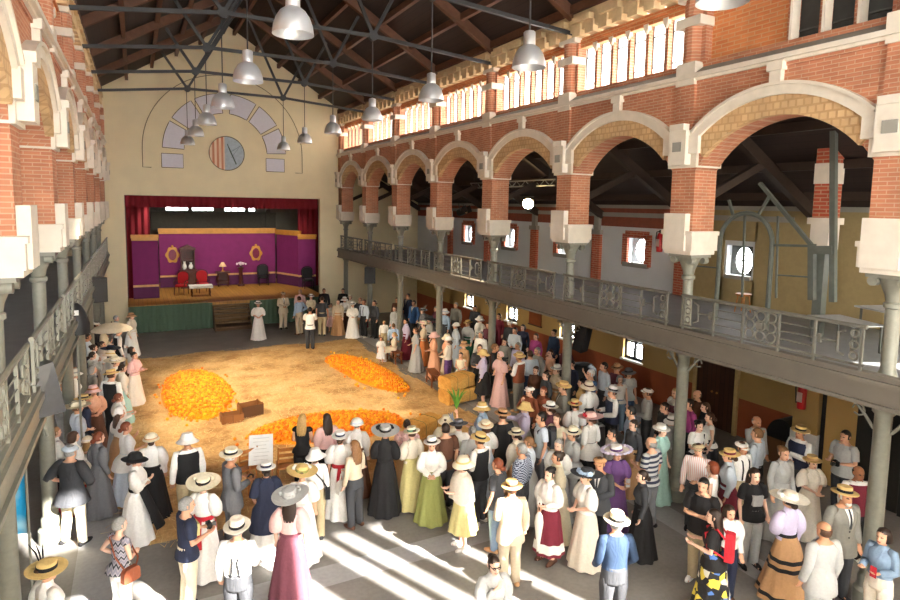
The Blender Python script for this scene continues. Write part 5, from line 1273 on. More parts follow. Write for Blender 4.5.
def held(t, code_side, kind, label, col='bk'):
    """a thing carried by person t: stands free in the scene at the hand"""
    s = 1 if code_side == 'r' else -1; rz = t.rotation_euler.z; k = t.scale[0]
    body = t['_pose']; sex = t['_sex']; sp, e, w = armpts(sex, body[0] if s > 0 else body[1], s); d = (w - e).normalized(); dz = zoff(body[2]); hnd = W(t, (w + d * .1) + Vector((0, 0, dz)))
    if kind == 'phone':
        o = thing('phone', label, 'phone', hnd, rz); MB().box(-.04, .04, -.006, .006, -.05, .1).build('case', cloth(col), o); MB().box(-.035, .035, -.008, -.006, -.04, .09).build('screen', plain('dark_screen', '#15181c', .1), o)
    elif kind == 'camera':
        o = thing('camera_device', label, 'camera', hnd, rz); MB().box(-.065, .065, -.03, .03, -.04, .05).box(-.025, .025, -.02, .02, .05, .07).build('camera_body', BLK, o); MB().tube([(0, .03, 0), (0, .1, 0)], [.034, .036], 14).build('lens_barrel', IROND, o)
    elif kind == 'cane':
        o = thing('walking_cane', label, 'cane', (hnd.x, hnd.y, 0), rz); zt = hnd.z
        MB().tube([(.05, .16, .005), (0, 0, zt)], [.011, .014], 8).build('shaft', cloth(col), o, True); MB().tube([(0, 0, zt), (0, .0, zt + .06), (0, -.05, zt + .09), (0, -.1, zt + .05)], .015, 8).build('handle', cloth('bk'), o, True)
    elif kind == 'parasol':                               # folded
        o = thing('folded_parasol', label, 'parasol', hnd, rz); MB().lathe([(.012, -.7), (.02, -.66), (.075, -.2), (.06, -.08), (.015, .0)], 16, wob=lambda a, z: 1 + .18 * math.sin(8 * a)).build('canopy', cloth(col), o, True); MB().tube([(0, 0, -.75), (0, 0, .14)], .011, 6).build('stick', cloth('br'), o)
    elif kind == 'bag':
        o = thing('handbag', label, 'bag', hnd, rz); m = MB(); m.loft([[(x * q, y * q2, z) for x, y in ((-.15, -.05), (.15, -.05), (.15, .05), (-.15, .05))] for z, q, q2 in ((-.42, .9, .8), (-.4, 1, 1), (-.2, .95, .8), (-.16, .8, .5))]); m.build('pouch', cloth(col), o); MB().tube([(-.1, 0, -.17), (-.07, 0, -.04), (0, 0, 0), (.07, 0, -.04), (.1, 0, -.17)], .01, 6).build('handle', cloth(col), o)
    elif kind == 'fan':
        o = thing('hand_fan', label, 'fan', hnd, rz); MB().prism([(0, 0)] + [(.2 * math.cos(PI * .15 + PI * .7 * q / 10), .2 * math.sin(PI * .15 + PI * .7 * q / 10)) for q in range(11)], -.006, .006).build('leaf', cloth(col), o)
    elif kind == 'flowers':
        o = thing('bouquet', label, 'flowers', hnd, rz); m = MB(); rr = random.Random(5)
        for q in range(14): m.ball((rr.uniform(-.09, .09), rr.uniform(-.07, .07), rr.uniform(0, .22)), .04, 7, 5)
        m.build('blooms', cloth(col), o, True); MB().tube([(0, 0, -.15), (0, 0, .1)], [.012, .04], 7).build('stems', cloth('gn'), o)
    elif kind == 'leaves':
        o = thing('palm_leaves', label, 'leaves', hnd, rz); m = MB()
        for q in range(9): a = q * .7; m.loft([[(math.cos(a) * r - wd * math.sin(a), math.sin(a) * r + wd * math.cos(a), z), (math.cos(a) * r + wd * math.sin(a), math.sin(a) * r - wd * math.cos(a), z), (math.cos(a) * r, math.sin(a) * r, z + .012)] for r, z, wd in ((.01, 0, .01), (.06, .18, .035), (.14, .34, .025), (.22, .42, .004))])
        m.build('fronds', plain('palm_green', '#5f8f2f', .6), o)
    elif kind == 'basket':
        o = thing('basket', label, 'basket', hnd, rz); MB().lathe([(.1, -.2), (.15, -.08), (.14, -.08), (.09, -.19)], 18).build('bowl', cloth('st'), o, True); MB().tube([(.14 * math.cos(a), 0, -.09 + .12 * math.sin(a)) for a in [PI * q / 10 for q in range(11)]], .01, 6).build('handle', cloth('tn'), o, True)
    elif kind == 'open':                                  # opened parasol
        o = thing('open_parasol', label, 'parasol', hnd, rz); o.scale = (1, 1, .72); n = 16; m = MB()
        m.loft([[(r * math.cos(2 * PI * q / n) * (1 + .03 * (q % 2)), r * math.sin(2 * PI * q / n) * (1 + .03 * (q % 2)), z) for q in range(n)] for r, z in ((.02, .78), (.25, .72), (.45, .6), (.58, .46), (.57, .455), (.44, .585), (.24, .7), (.02, .76))], 0, False); m.build('canopy', cloth(col), o); MB().tube([(0, 0, -.1), (0, 0, .84)], .012, 6).build('stick', cloth('br'), o)
    return o
def worn(t, kind, label, col):
    rz = t.rotation_euler.z; k = t.scale[0]; o = thing(kind[0], label, kind[1], t.location, rz); o.scale = (k,) * 3
    if kind[1] == 'backpack':
        m = MB(); m.loft([[(x * q, -.17 - .1 * d * 1, z) for x, d in ((-.13, 0), (.13, 0), (.13, 1), (.06, 1.3), (-.06, 1.3), (-.13, 1))] for z, q in ((.98, .7), (1.0, 1), (1.22, 1), (1.35, .85), (1.4, .5))]); m.build('pouch', cloth(col), o)
        for s in (-1, 1): MB().tube([(s * .1, -.17, 1.33), (s * .11, -.06, 1.455), (s * .11, .1, 1.36), (s * .13, .06, 1.15), (s * .12, -.17, 1.05)], .016, 6).build('strap', cloth(col), o)
    else:
        m = MB(); m.loft([[(.2 + .07 * y * 0 + a, y, z) for a, y in ((-.02, -.13 * q), (.07, -.13 * q), (.07, .13 * q), (-.02, .13 * q))] for z, q in ((.78, .8), (.8, 1), (.95, .95), (.99, .7))]); m.build('pouch', cloth(col), o)
        MB().tube([(.23, -.08, .97), (.12, -.16, 1.2), (-.09, -.1, 1.42), (-.11, .06, 1.4), (.0, .17, 1.2), (.16, .17, 1.05), (.23, .08, .97)], .012, 6).build('strap', cloth(col), o)
    return o
BAG = ('shoulder_bag', 'bag'); PACK = ('backpack', 'backpack')
GROUPS = dict(L='crowd along the left side of the straw', N='people along the near side of the straw', R='crowd under the right gallery', S='people in front of the stage', B='row of people at the right edge of the straw', F='people in the right foreground')
SPEC = '''
117,315|1.60|100|w|blouse/lg|skirt/gy||short/gy|ggs||L|woman with grey hair and grey clothes behind the one in a tan hat
130,312|1.66|110|w|blouse/iv|skirt/wh|bell/tn/br|bun/br|dds||L|woman in long white dress and tan hat at the far end of left row
118,326|1.76|80|m|vest/bk/wh|trousers/dg|bowler/bk|short/bk|dgs||L|man in black bowler and black waistcoat right of the cream parasol
103,325|1.62|95|w|blouse/cr|skirt/cr|bell/cr/wh|bun/lb|ggs||L|woman in cream hat standing behind the cream parasol
96,321|1.70|90|m|shirt/dg|trousers/bk|cap/wh|short/bk|ffs||L|man in white cap and dark shirt at left, behind the cream parasol
87,333|1.72|85|m|shirt/pb|jeans/db||short/bk|dds||L|dark-haired man in pale blue shirt left of the cream parasol
101,341|1.60|90|w|blouse/wh|skirt/lg||bun/db|uds||L|woman holding the open cream parasol above her head;r:open:wide open cream parasol held up over the left crowd:sa
94,344|1.60|75|w|blouse/wh|skirt/wh||bun/db|fgs||L|woman with dark brown bun and white blouse in front of the parasol
115,344|1.64|85|w|blouse/nv|skirt/dg|wide/nv/bk/dg|bun/db|dds||L|woman in big navy hat with dark trimming at left of straw
127,347|1.55|85|w|blouse/wh|skirt/br||bob/db|ggs||L|short dark bobbed woman in white blouse in front of navy hat
104,350|1.60|85|w|blouse/wh|skirt/wh|bell/cr/st|bun/br|dds||L|woman in round cream hat and white dress left of wide pale hat
115,356|1.64|95|w|puff/wh|skirt/iv|wide/cr/wh/iv|bun/br|dds||L|woman in wide cream hat with pale flowers, left row of straw
134,352|1.58|120|w|blouse/pk|skirt/iv||bun/bk|ffs||L|woman in pale pink blouse nearest the straw in the far left row
62,344|1.64|60|w|tee/rd|jeans/db||bob/db|dds||L|dark-haired person in red top behind the left columns
76,348|1.80|75|m|tee/te|trousers/dg||short/br|dfs||L|tall man in teal blue tee shirt beside the left column
86,352|1.66|70|w|shirt/wh|jeans/db||low/db|kks||L|woman in white shirt right of the man in teal
92,365|1.62|60|w|shirt/gr:print|skirt/gy||bob/gy|dds||L|grey-haired woman in mottled grey floral top
74,368|1.64|80|w|blouse/wh|skirt/wh|bell/wh/lg|bun/br|dds||L|woman in white hat and white dress close right of left column
53,350|1.74|70|m|shirt/lg|trousers/kh||short/db|dds||L|man with dark hair and light grey shirt left of the iron column;b:dark flat shoulder bag of the man in light grey:dg
60,377|1.74|70|m|shirt/wh/braces|trousers/lg|fedora/wh/bk|short/gy|dds||L|man in white hat and white shirt with dark braces by grey loudspeaker
111,368|1.78|40|m|vest/bk/wh|trousers/bk|boater/st/tn|short/br|dds||L|man in straw boater and black waistcoat with broad white sleeves
122,364|1.62|70|w|blouse/iv|skirt/aq||low/db|dds||L|dark-haired woman in pale green skirt beside the man in black waistcoat
93,384|1.62|150|w|blouse/pe|skirt/br|bell/pk/or_|long/db|fgs||L|woman in peach blouse and pink banded straw bonnet facing the camera
81,393|1.72|70|m|shirt/nv|trousers/dg|boater/st/bk|short/br|dds||L|man in straw boater with black band left of peach blouse
79,400|1.60|70|w|puff/pb|skirt/pb|wide/cr/cr/cr|bun/lb|ggs||L|woman in wide cream hat and pale blue dress at left
118,393|1.58|70|w|blouse/wh|skirt/lg||low/rd|ffs||L|auburn-haired woman in white blouse in front of black waistcoat
119,407|1.60|60|w|puff/wh|skirt/tn|scarf/wh/wh|long/br|dds||L|woman with long brown hair under white headscarf at left
59,426|1.62|60|w|blouse/wh|trousers/bk||low/lb|gds||L|brown-haired woman in white blouse and dark trousers beside the pale blue cap
57,446|1.72|35|m|loose/dg|trousers/cr|cap/pb|short/gy|hha||L|man in dark grey jacket, cream trousers and pale blue cap, hands on hips
73,431|1.52|60|w|blouse/wh|skirt/rd||bob/br|ffs||L|woman in white blouse with red skirt behind the little girl
85,436|1.32|30|w|puff/wh|mid/iv|bonnet/cr/wh|long/bd|dds||L|little girl in pleated cream dress and pale bonnet at left
103,431|1.58|60|w|blouse/gy|skirt/gy||low/rd|dds||L|red-haired woman in plain blue grey dress by the straw
120,423|1.66|80|w|loose/wh|skirt/pb||low/rd|fks||L|auburn-haired woman in white jacket and pale grey blue skirt
135,452|1.60|110|w|blouse/wh|skirt/wh/bk|felt/bk/bk|low/br|xxs|apron/bk|L|woman in black felt hat, white blouse, black apron and lace underskirt
151,433|1.64|10|w|blouse/wh|skirt/bk|bonnet/cr/tn|low/br|dds||N|woman in cream bonnet, white blouse and black skirt left of leather waistcoat man
187,432|1.78|5|m|vest/bk/wh|trousers/kh|bell/wh/wh|short/wh|dds||N|man in shiny black waistcoat and white hat seen from behind at straw
35,562|1.64|60|w|blouse/wh|skirt/wh|plume/st/bk/bk|bun/br|dds||L|woman in straw hat with black band and black feathers, bottom left corner
119,517|1.60|60|w|tank/gy:zig|trousers/wh||short/gy|ghs||L|grey-haired woman in sleeveless zigzag top and white trousers;s:tan leather shoulder bag of the woman in zigzag top:ru
186,497|1.74|85|m|tee/nv/print/ye|trousers/cr||short/gy|ffs||N|man in navy printed tee shirt and cream trousers with camera;l:camera:black camera held by the man in navy printed tee shirt
203,475|1.62|20|w|puff/wh|skirt/wh/rd|wide/cr/bk/cr|bun/br|ggs|sash/rd|N|woman in white dress with red sash and cream hat with black edging
237,517|1.74|15|m|shirt/wh/braces|trousers/dg|panama/iv/bk|short/gy|gds||N|man in white shirt, dark braces, cream panama and grey trousers;r:cane:pale walking cane of the man in dark braces:st
231,446|1.78|75|m|jacket/gy|trousers/gy|boater/cr/bk|short/wh|ffs||N|man in grey suit and cream boater looking right at straw edge;r:cane:dark walking cane of the man in grey suit:br
266,460|1.62|10|w|smock/nv|skirt/wh|boater/wh/nv|low/db|ees|underskirt/wh|N|woman in navy smock over white skirt with white boater
290,487|1.72|15|w|puff/pk|skirt/wn|wide/lg/lg/lg|long/db|dds||N|woman in pink blouse, burgundy skirt and big pale grey hat
302,464|1.62|15|w|puff/wh|skirt/wh|flower/st/ol/wh|bun/br|dds||N|woman in large straw hat with white flowers and white dress
315,447|1.64|20|w|shirt/wh|trousers/kh|bell/wh/wh|low/br|dgs||N|woman in white bell hat, white shirt and beige trousers;b:small black shoulder bag of the woman in white bell hat:bk
341,429|1.68|15|w|puff/wh|skirt/wh/rd|boater/wh/nv|low/br|ods|sash/rd|N|woman in white dress with long red sash and white boater
354,440|1.64|330|w|shirt/sa|trousers/dg||long/lb|gds||N|woman with long light brown hair, beige jacket and dark trousers;r:bag:white shopping bag beside the woman in beige jacket:wh
386,424|1.72|20|w|blouse/bk|skirt/bk|wide/lg/bk/bk|bun/db|ggs||N|woman in long black dress and round grey and black hat
357,418|1.62|20|w|blouse/wh|skirt/br|bonnet/wh/pb|bun/db|dds||N|woman in white bonnet and white blouse behind the shopping bag woman
304,414|1.66|35|w|tank/bk|trousers/bk||wavy/bd|fgs||N|blonde long-haired woman in black sleeveless top before the near oranges;r:phone:red cased phone held by the blonde woman in black:rd
323,414|1.66|5|w|blouse/pk|trousers/bk||long/db|dds||N|long brown-haired woman in pale pink top before the near oranges
407,419|1.60|20|w|blouse/pk:print|skirt/tn||bun/db|kds||N|dark-haired woman in dusty pink patterned blouse
411,425|1.62|0|w|puff/iv|skirt/ye|boater/cr/gn|bun/br|ggs||N|woman in cream boater, ivory blouse and pale yellow skirt from behind
432,436|1.64|200|w|blouse/wh|skirt/ol|panama/wh/bk|low/br|ggs||N|woman in white blouse and olive green skirt with white hat
463,455|1.64|280|w|tank/iv/shawl/iv|mid/ye|bell/cr/st|bob/db|ffs||F|woman in fringed ivory shawl, pale yellow skirt and cream hat
498,458|1.66|330|w|tee/dg|jeans/de||low/rd|dds||F|auburn-haired woman in dark grey tee shirt and light jeans
522,443|1.74|340|m|shirt/nv:check|trousers/dg||short/gy|dds||F|grey-haired man in blue checked shirt
512,478|1.70|25|m|jacket/sa|trousers/sa|boater/st/br|short/br|dfs||F|man in beige suit and straw boater standing at the sunlit floor
550,467|1.66|255|w|blouse/wh|hemband/bu/wh|||gfs||F|woman with black hair in white blouse and burgundy skirt;r:parasol:folded white parasol of the woman in burgundy skirt:wh
558,451|1.64|300|w|puff/cr|skirt/cr||bun/db|gds||F|brown-haired woman in plain cream dress behind burgundy skirt
587,467|1.66|270|w|puff/wh|skirt/iv|wide/dg/lg/lb|bun/bd|ggs||F|woman in long white dress and dark brimmed flower hat, facing left
617,444|1.68|190|w|puff/pu|skirt/pu|ruffle/wh/pu/li|bun/br|gfs||F|woman in purple dress and huge white ruffled hat;l:phone:pale phone held by the woman in ruffled hat:lg
600,456|1.70|230|m|jacket/dg|trousers/bk|cap/tn|short/br|dgs||F|man in dark jacket and tan cap beside the ruffled hat;
617,511|1.78|20|m|shirt/db|trousers/dg|panama/cr/bk|short/gy|ees||F|man in blue denim shirt and cream panama hat, seen from behind
494,556|1.60|190|w|blouse/lg|trousers/lg||bun/db|kds|glasses|F|woman with glasses and pale grey top at the bottom edge, looking down
652,437|1.76|340|m|tee/nv:stripe|trousers/gy||bald/gy|dfs||F|balding man in blue and white striped polo and grey trousers
677,414|1.66|300|w|blouse/lg|skirt/gr|bell/wh/bk|low/db|dgs||R|woman in white hat with black trim and long grey dress
633,406|1.80|320|m|tee/lb|trousers/bk||short/bk|dds||R|dark-haired man in light blue polo seen from behind
698,420|1.62|190|w|tee/wh|trousers/dg||bun/bk|ffs||R|woman in white tee shirt looking at phone;r:phone:dark phone held by the woman in white tee shirt;b:black shoulder bag of the woman in white tee shirt
709,444|1.66|230|m|shirt/pk:fine|trousers/dg|cap/kh|short/br|dgs||F|person in tan flat cap and faintly striped pinkish shirt
713,461|1.60|330|w|tank/wh|jeans/bl||bob/rd|dds||F|woman with auburn bob, white top and blue jeans from behind
722,446|1.62|320|w|blouse/pb|skirt/bu|boater/st/bu|low/br|dds||F|woman in tilted straw boater, pale blouse and wine red skirt
740,440|1.72|190|m|shirt/wh/braces|trousers/kh|cap/wh|short/br|dds||F|man in white cap and white shirt with black braces
758,428|1.76|350|m|shirt/pb|trousers/bk||short/lb|dds||R|man in long-sleeved pale blue shirt and black trousers from behind
755,468|1.72|200|w|tee/bk/print/lg|trousers/lg||wavy/db|des||F|long-haired woman in black printed tee shirt and white trousers
705,478|1.76|250|m|tee/bk|trousers/kh||short/bk|xxs||F|man in black polo and khaki trousers with crossed arms
715,509|1.66|320|w|tee/bk|skirt/bk:multi||long/db|ffs||F|long-haired woman in black top and bright flowered skirt;k:red backpack of the woman in flowered skirt:rd
729,505|1.52|200|w|blouse/wh|trousers/nv||bob/db|dds||F|short person in white top with blue trim beside red backpack
804,452|1.60|200|w|puff/iv|skirt/iv|boater/st/tn|low/br|ggs||F|woman in straw boater and long ivory dress facing the camera
793,448|1.70|200|w|shirt/lg|skirt/lg||bun/lb|dds||F|fair-haired woman in pale grey shirt behind the ivory dress
801,424|1.72|270|m|vest/nv/wh|trousers/dg|boater/st/bk|short/gy|gxs||R|man in boater and navy waistcoat by the ochre pillar
846,430|1.76|275|m|tee/lg|trousers/dg||short/bk|ffs||R|dark-haired man in light grey tee shirt holding a camera;l:camera:black camera of the man in light grey tee shirt
891,428|1.64|240|w|tee/pb/print/bl|trousers/bk||bob/bk|dds||R|dark-haired woman in tee shirt with blue print behind the right column
859,466|1.70|200|m|vest/bu/wh|trousers/bk||bald/bk|dds||F|balding dark-skinned man in white shirt and wine waistcoat
853,486|1.80|190|m|jacket/gr|trousers/dg|boater/st/bk|short/wh|dds|beard/wh|F|bearded man in grey suit jacket and straw boater
790,490|1.68|15|w|blouse/li|tier/tn/bk|wide/iv/wh/wh|low/db|dgs||F|woman in lilac blouse, tiered tan skirt and white bow hat
825,522|1.74|20|m|jacket/lg|trousers/lg||bald/br|dds||F|bald man in light grey suit from behind
884,528|1.62|275|w|shirt/de|trousers/iv||bob/db|ffs||F|dark-haired woman in blue sweater and off-white trousers at right edge;l:phone:red cased phone held by the woman in blue sweater:rd
757,416|1.68|200|m|shirt/lg|trousers/gy||bald/gy|kds||R|bald man in grey shirt near the black covered cabinet
692,399|1.72|300|m|shirt/mg|trousers/dg||short/db|dds||R|man in magenta shirt behind the second column
704,402|1.60|300|w|shirt/dg|trousers/bk||long/br|dds||R|long brown-haired woman in dark top behind the white tee shirt
698,390|1.74|280|m|shirt/br|trousers/bk||bald/br|dds||R|bald man in brown shirt near the dark double door
709,412|1.56|300|w|tank/wh|skirt/dg||low/br|dds||R|brown-haired woman in white sleeveless top beside the long-haired one
606,362|1.76|290|m|shirt/pb|trousers/dg||short/bk|dds||R|dark-haired man in pale shirt near the terracotta wall
616,363|1.66|270|m|shirt/wn|trousers/dg|fedora/tn/br|short/gy|dds||R|person in tan hat and purplish shirt near the aisle window
628,367|1.66|200|w|tee/lg|jeans/db|felt/gy/dg|bob/br|dds||R|woman in grey hat and pale grey tee shirt by aisle wall
621,375|1.56|200|w|tank/wh|jeans/de||bob/gy|dds||R|grey-haired short woman in white top beside the grey hat
613,385|1.74|280|m|vest/nv/wh|trousers/bk|panama/wh/bk|short/br|fgs||R|man in navy waistcoat, white sleeves and white panama
648,387|1.72|300|m|shirt/lg|trousers/dg|cap/wh|short/br|dgs||R|man in pale cap and grey shirt before the terracotta wall
676,388|1.68|280|w|tee/wh/print/wn|trousers/dg||bob/bd|dds||R|fair-haired person in white printed tee shirt left of the second column
657,422|1.60|170|w|puff/aq|skirt/aq|boater/wh/wh|low/br|dds||R|woman in white boater and pale teal dress beyond striped polo
590,369|1.80|280|m|tee/bl|trousers/dg||short/wh|dus||R|white-haired man in blue shirt with one arm raised
588,380|1.66|350|w|blouse/wh|skirt/bk|bell/cr/br|low/br|dds||R|woman in cream hat with brown ribbon and white blouse from behind
582,378|1.64|300|w|tee/st|trousers/dg||bun/bk|dgs||R|dark-haired woman in ochre top left of the brown ribbon hat
575,398|1.62|10|w|puff/wh|skirt/lg|boater/st/rd|bun/br|dds||R|woman in straw boater with dark red band and white dress
563,380|1.78|290|m|jacket/gr|trousers/gr|boater/st/tn|short/br|ffs||R|man in grey brown jacket and wide straw boater facing left
557,364|1.66|270|w|blouse/sa|skirt/tn|panama/wh/lg|bun/br|dds||R|woman in white hat and sand coloured blouse left of third column
532,386|1.64|250|m|shirt/ru|trousers/dg|cap/wh|short/db|kds||R|man in white cap and rust shirt near straw edge
549,401|1.66|350|w|shirt/wn|skirt/dg|panama/wh/bk|low/br|dds||R|woman in white hat with black band and purple top
542,386|1.62|250|w|shirt/ru:print|skirt/br||low/rd|dds||R|red-haired woman in rust patterned blouse behind white cap
527,401|1.62|300|w|blouse/li|skirt/lg|bell/st/st|low/br|pds||R|woman in floppy straw hat and lilac white shirt reaching forward
543,412|1.76|290|m|tee/pb|trousers/gy||short/bk|dds||R|dark-haired man in pale blue tee shirt with backpack;k:dark backpack of the man in pale blue tee shirt:dg
556,413|1.66|240|w|tank/cr|skirt/cr||low/br|dds||R|brown-haired woman in sleeveless cream dress
573,426|1.62|280|w|loose/lg|trousers/lg|panama/cr/bk|low/db|dgs||R|woman in cream hat with black band and loose grey white blouse
591,411|1.64|0|w|loose/wh|skirt/bk|flower/pk/pk/rd|low/br|dds||R|woman in big pink flowered hat and loose white blouse
613,428|1.62|290|m|shirt/lg|trousers/dg||short/bk|dds||R|dark-haired person in pale shirt in front of light blue polo
549,438|1.64|250|w|blouse/wh|skirt/lg||low/gy|ffs||F|grey-haired woman in white blouse behind plain cream dress
446,423|1.74|10|m|tee/br|trousers/dg||short/db|dds||N|dark-haired man in brown tee shirt from behind
462,418|1.62|30|w|blouse/wh|skirt/bu|plume/gy/dg/gy|bun/db|ffs||N|woman in dark plumed hat, white blouse and wine skirt;r:camera:dark camera of the woman in plumed hat
449,414|1.60|30|w|puff/cr|skirt/cr|bell/cr/cr|bun/br|uds||N|woman in round cream hat holding up green leaves;r:leaves:green palm leaves held up above the near crowd
482,401|1.62|320|w|blouse/lb|skirt/lb|bell/st/wh|low/br|ffs||N|woman in pale straw sunhat and light blue blouse
484,419|1.60|350|w|puff/wh|skirt/pb|boater/cr/tn|bob/br|dds||N|woman with brown bob under pale boater, pale blue skirt
480,431|1.72|330|m|vest/bk/wh|trousers/dg|boater/st/bk|short/br|ffs||N|man in straw boater and black waistcoat near the fringed shawl;l:phone:dark phone held by the man near the fringed shawl
500,407|1.78|0|m|jacket/bk|trousers/bk|boater/tn/bk|short/br|dds||N|man in black suit and dark straw boater seen from behind
519,427|1.64|350|w|blouse/iv|skirt/tn|boater/cr/bk|low/db|dds||N|woman in cream boater with black band and ivory blouse from behind
470,426|1.62|20|w|shirt/lg|skirt/gy||bun/gy|dds||N|grey-haired woman in light grey shirt right of the wine skirt
451,336|1.70|320|w|shirt/iv|trousers/pu|panama/wh/wh|low/br|dgs||B|person in purple trousers, ivory shirt and white hat by bench
460,352|1.40|230|w|tank/cr|mid/aq||low/db|ggs||B|dark-haired girl in cream top with pale green bag
468,348|1.62|300|w|blouse/li|mid/bk|bell/st/st|low/bd|fds||B|woman in straw bonnet, lilac blouse and black skirt
482,344|1.74|210|m|shirt/dg:print|trousers/bk||short/br|ffs||B|man in dark patterned shirt beside man in brown waistcoat
491,343|1.74|120|m|vest/br/dg|trousers/bk||short/lb|dfs||B|man in brown waistcoat holding out a hand
500,351|1.66|260|w|puff/pk|skirt/pk|scarf/pk/pk|bun/bd|gds||B|woman in long pale pink dress with pink head covering
520,351|1.74|330|m|vest/ru/wh|trousers/gr|boater/st/tn|short/lb|fgs||B|man in rust brown waistcoat, grey trousers and straw boater
530,350|1.76|20|m|shirt/pb|jeans/db||short/br|dds||R|man in pale shirt and jeans right of rust waistcoat
384,320|1.22|200|m|shirt/wh|trousers/kh||short/bd|dds||B|blond child in white shirt at the far corner of straw
387,337|.98|200|w|puff/wh|mid/wh||bob/rd|dds||B|small red-haired child in white dress by the far bench
394,323|1.38|20|m|shirt/lb/braces|shorts/bk||short/lb|dds||B|boy in light blue shirt and black shorts by the far bench
404,318|1.62|290|w|blouse/li|skirt/bu||low/bk|dds||B|dark-haired woman in lilac blouse and red skirt
407,332|1.5|290|w|puff/cr|skirt/cr||low/bd|ggz||B|girl in cream dress seated at the right edge of straw
416,327|1.62|290|w|puff/lg|skirt/lg||low/br|gds||B|woman in pale grey dress leaning beside the big cream hat
424,320|1.66|280|w|puff/sa|skirt/or_|flower/cr/cr/pk|bun/br|dgs||B|woman in orange skirt and big round cream hat
434,331|1.62|290|w|puff/pe|skirt/pe|bell/pk/pk|low/br|ggs||B|woman in peach dress and small pinkish hat
442,333|1.66|280|w|puff/pe|skirt/sa|bell/cr/cr|low/br|gds||B|woman in sand skirt and round cream hat above the near bench
456,322|1.64|280|w|blouse/pb|skirt/pb|bonnet/wh/wh|low/br|dds||B|woman in white bonnet and pale blue white blouse behind cream hats
460,340|1.62|250|w|shirt/tn|skirt/gr|bell/tn/br|low/gy|dds||B|woman in tan hat and tan shirt behind purple trousers
343,288|1.74|200|m|shirt/bk|trousers/bk||short/bk|dds||S|man in black shirt near the right edge of the stage
350,294|1.66|200|w|blouse/iv|skirt/lb|boater/cr/tn|low/br|ggs||S|woman in cream boater and light blue skirt right of stage
345,296|1.62|190|w|puff/wh|skirt/br|bell/wh/tn|low/br|dds||S|woman in white hat and brown skirt right of stage
353,301|1.62|200|w|blouse/wh|skirt/wh|panama/wh/bk|low/br|ggs||S|woman in white dress and white panama right of stage
360,297|1.74|200|m|tee/dg|shorts/kh||short/rd|gds||S|man in dark grey tee shirt and shorts right of stage;l:bag:dark red bag of the man in shorts:bu
366,299|1.74|250|m|shirt/pb/braces|trousers/bk||short/br|dds||S|man in pale shirt with black braces and black trousers
258,300|1.70|190|w|puff/wh|skirt/wh|boater/wh/bk|low/bk|ggs||S|woman in long white dress standing alone before the steps
283,291|1.78|185|m|jacket/sa/wh|trousers/sa|cap/wh|short/br|ggs||S|man in sand coloured suit and white cap before the stage
299,296|1.76|330|m|shirt/lb|trousers/sa||short/br|hds||S|man in light blue shirt seen from behind before stage
300,289|1.72|190|m|shirt/pk|trousers/gy||short/gy|dds||S|grey-haired man behind the one in light blue shirt
311,293|1.68|190|w|shirt/cr|trousers/bk|boater/wh/br|low/br|ggs||S|woman in cream shirt and pale hat before the stage
310,307|1.76|10|m|tee/wh/print/lg|trousers/dg||short/bk|kks||S|man in white tee shirt and dark trousers at straw's far edge
322,296|1.80|15|m|tee/dg|trousers/kh||short/br|dds||S|man in charcoal tee shirt and khaki trousers from behind
324,288|1.74|190|m|shirt/bk|trousers/bk||short/br|dds||S|man in black behind the charcoal tee shirt
331,303|1.36|200|w|puff/wh|mid/pk||low/br|dds||S|girl in white and pink dress beside khaki trousers
338,299|1.66|200|w|blouse/sa|skirt/tn||low/db|dds||S|dark-haired woman in sand blouse beside the girl
372,300|1.70|240|w|shirt/dg|trousers/bk||low/db|dds||S|dark-haired woman in dark clothes right of the black braces
395,306|1.62|240|w|blouse/lg|skirt/lg||low/br|dds||R|woman in pale grey dress behind the blond child
397,297|1.74|240|m|shirt/br|trousers/bk||short/bk|dds||R|man in dark brown clothes behind the pale grey dress
408,293|1.78|250|m|jacket/nv|trousers/nv||short/bk|dds||R|man in navy suit at the back under right gallery
414,300|1.76|250|m|jacket/bl|trousers/dg||short/db|dds||R|man in bright blue jacket at the back under gallery
423,307|1.64|270|w|blouse/gy|skirt/dg|plume/gy/bk/gr|bun/br|dds||R|woman in plumed grey hat at the back of crowd
436,306|1.62|260|w|blouse/wn|skirt/dg||low/gy|dds||R|grey-haired woman in purplish blouse behind plumed hat
430,315|1.66|270|w|blouse/lg|skirt/bk|felt/dg/bk|bun/br|dds||R|woman in charcoal felt hat and pale blouse behind big cream hat
445,308|1.66|250|w|shirt/lb|skirt/dg|bell/wh/lb|low/br|dds||R|woman in white hat and light blue shirt at back
456,302|1.82|250|m|shirt/gr|trousers/dg||short/gy|dds||R|tall grey-haired man in grey shirt at back
468,319|1.66|250|w|blouse/lg|skirt/gn|boater/st/br|low/br|dds||R|woman in boater with dark green skirt at back
480,315|1.68|250|w|blouse/wh|skirt/lg|bell/wh/wh|low/br|dds||R|woman in white bell hat and white blouse left of fourth column
481,331|1.68|250|m|shirt/wh|trousers/dg||short/gy|dds||R|grey-haired man in white shirt behind the dark patterned shirt
475,305|1.72|250|m|shirt/dg|trousers/bk||short/db|dds||R|man in charcoal shirt far back left of fourth column
499,313|1.70|250|w|shirt/bu|skirt/bu||low/bk|dds||R|woman in dark red dress right of the fourth column
510,320|1.68|250|m|shirt/dg|trousers/bk|cap/wh|short/gy|dds||R|man in white cap in the dim aisle
515,327|1.70|240|m|shirt/pb|trousers/bk||short/bk|gds||R|man in pale shirt below the aisle window
523,324|1.70|240|w|shirt/nv|trousers/bk||bob/bk|dds||R|dark-haired woman in navy top below the aisle window
536,333|1.66|250|w|shirt/mg|trousers/dg||low/br|dds||R|woman in bright pink top under the wall plaque
518,342|1.68|260|m|shirt/li|trousers/dg||short/gy|dds||R|man in lavender shirt behind the rust waistcoat
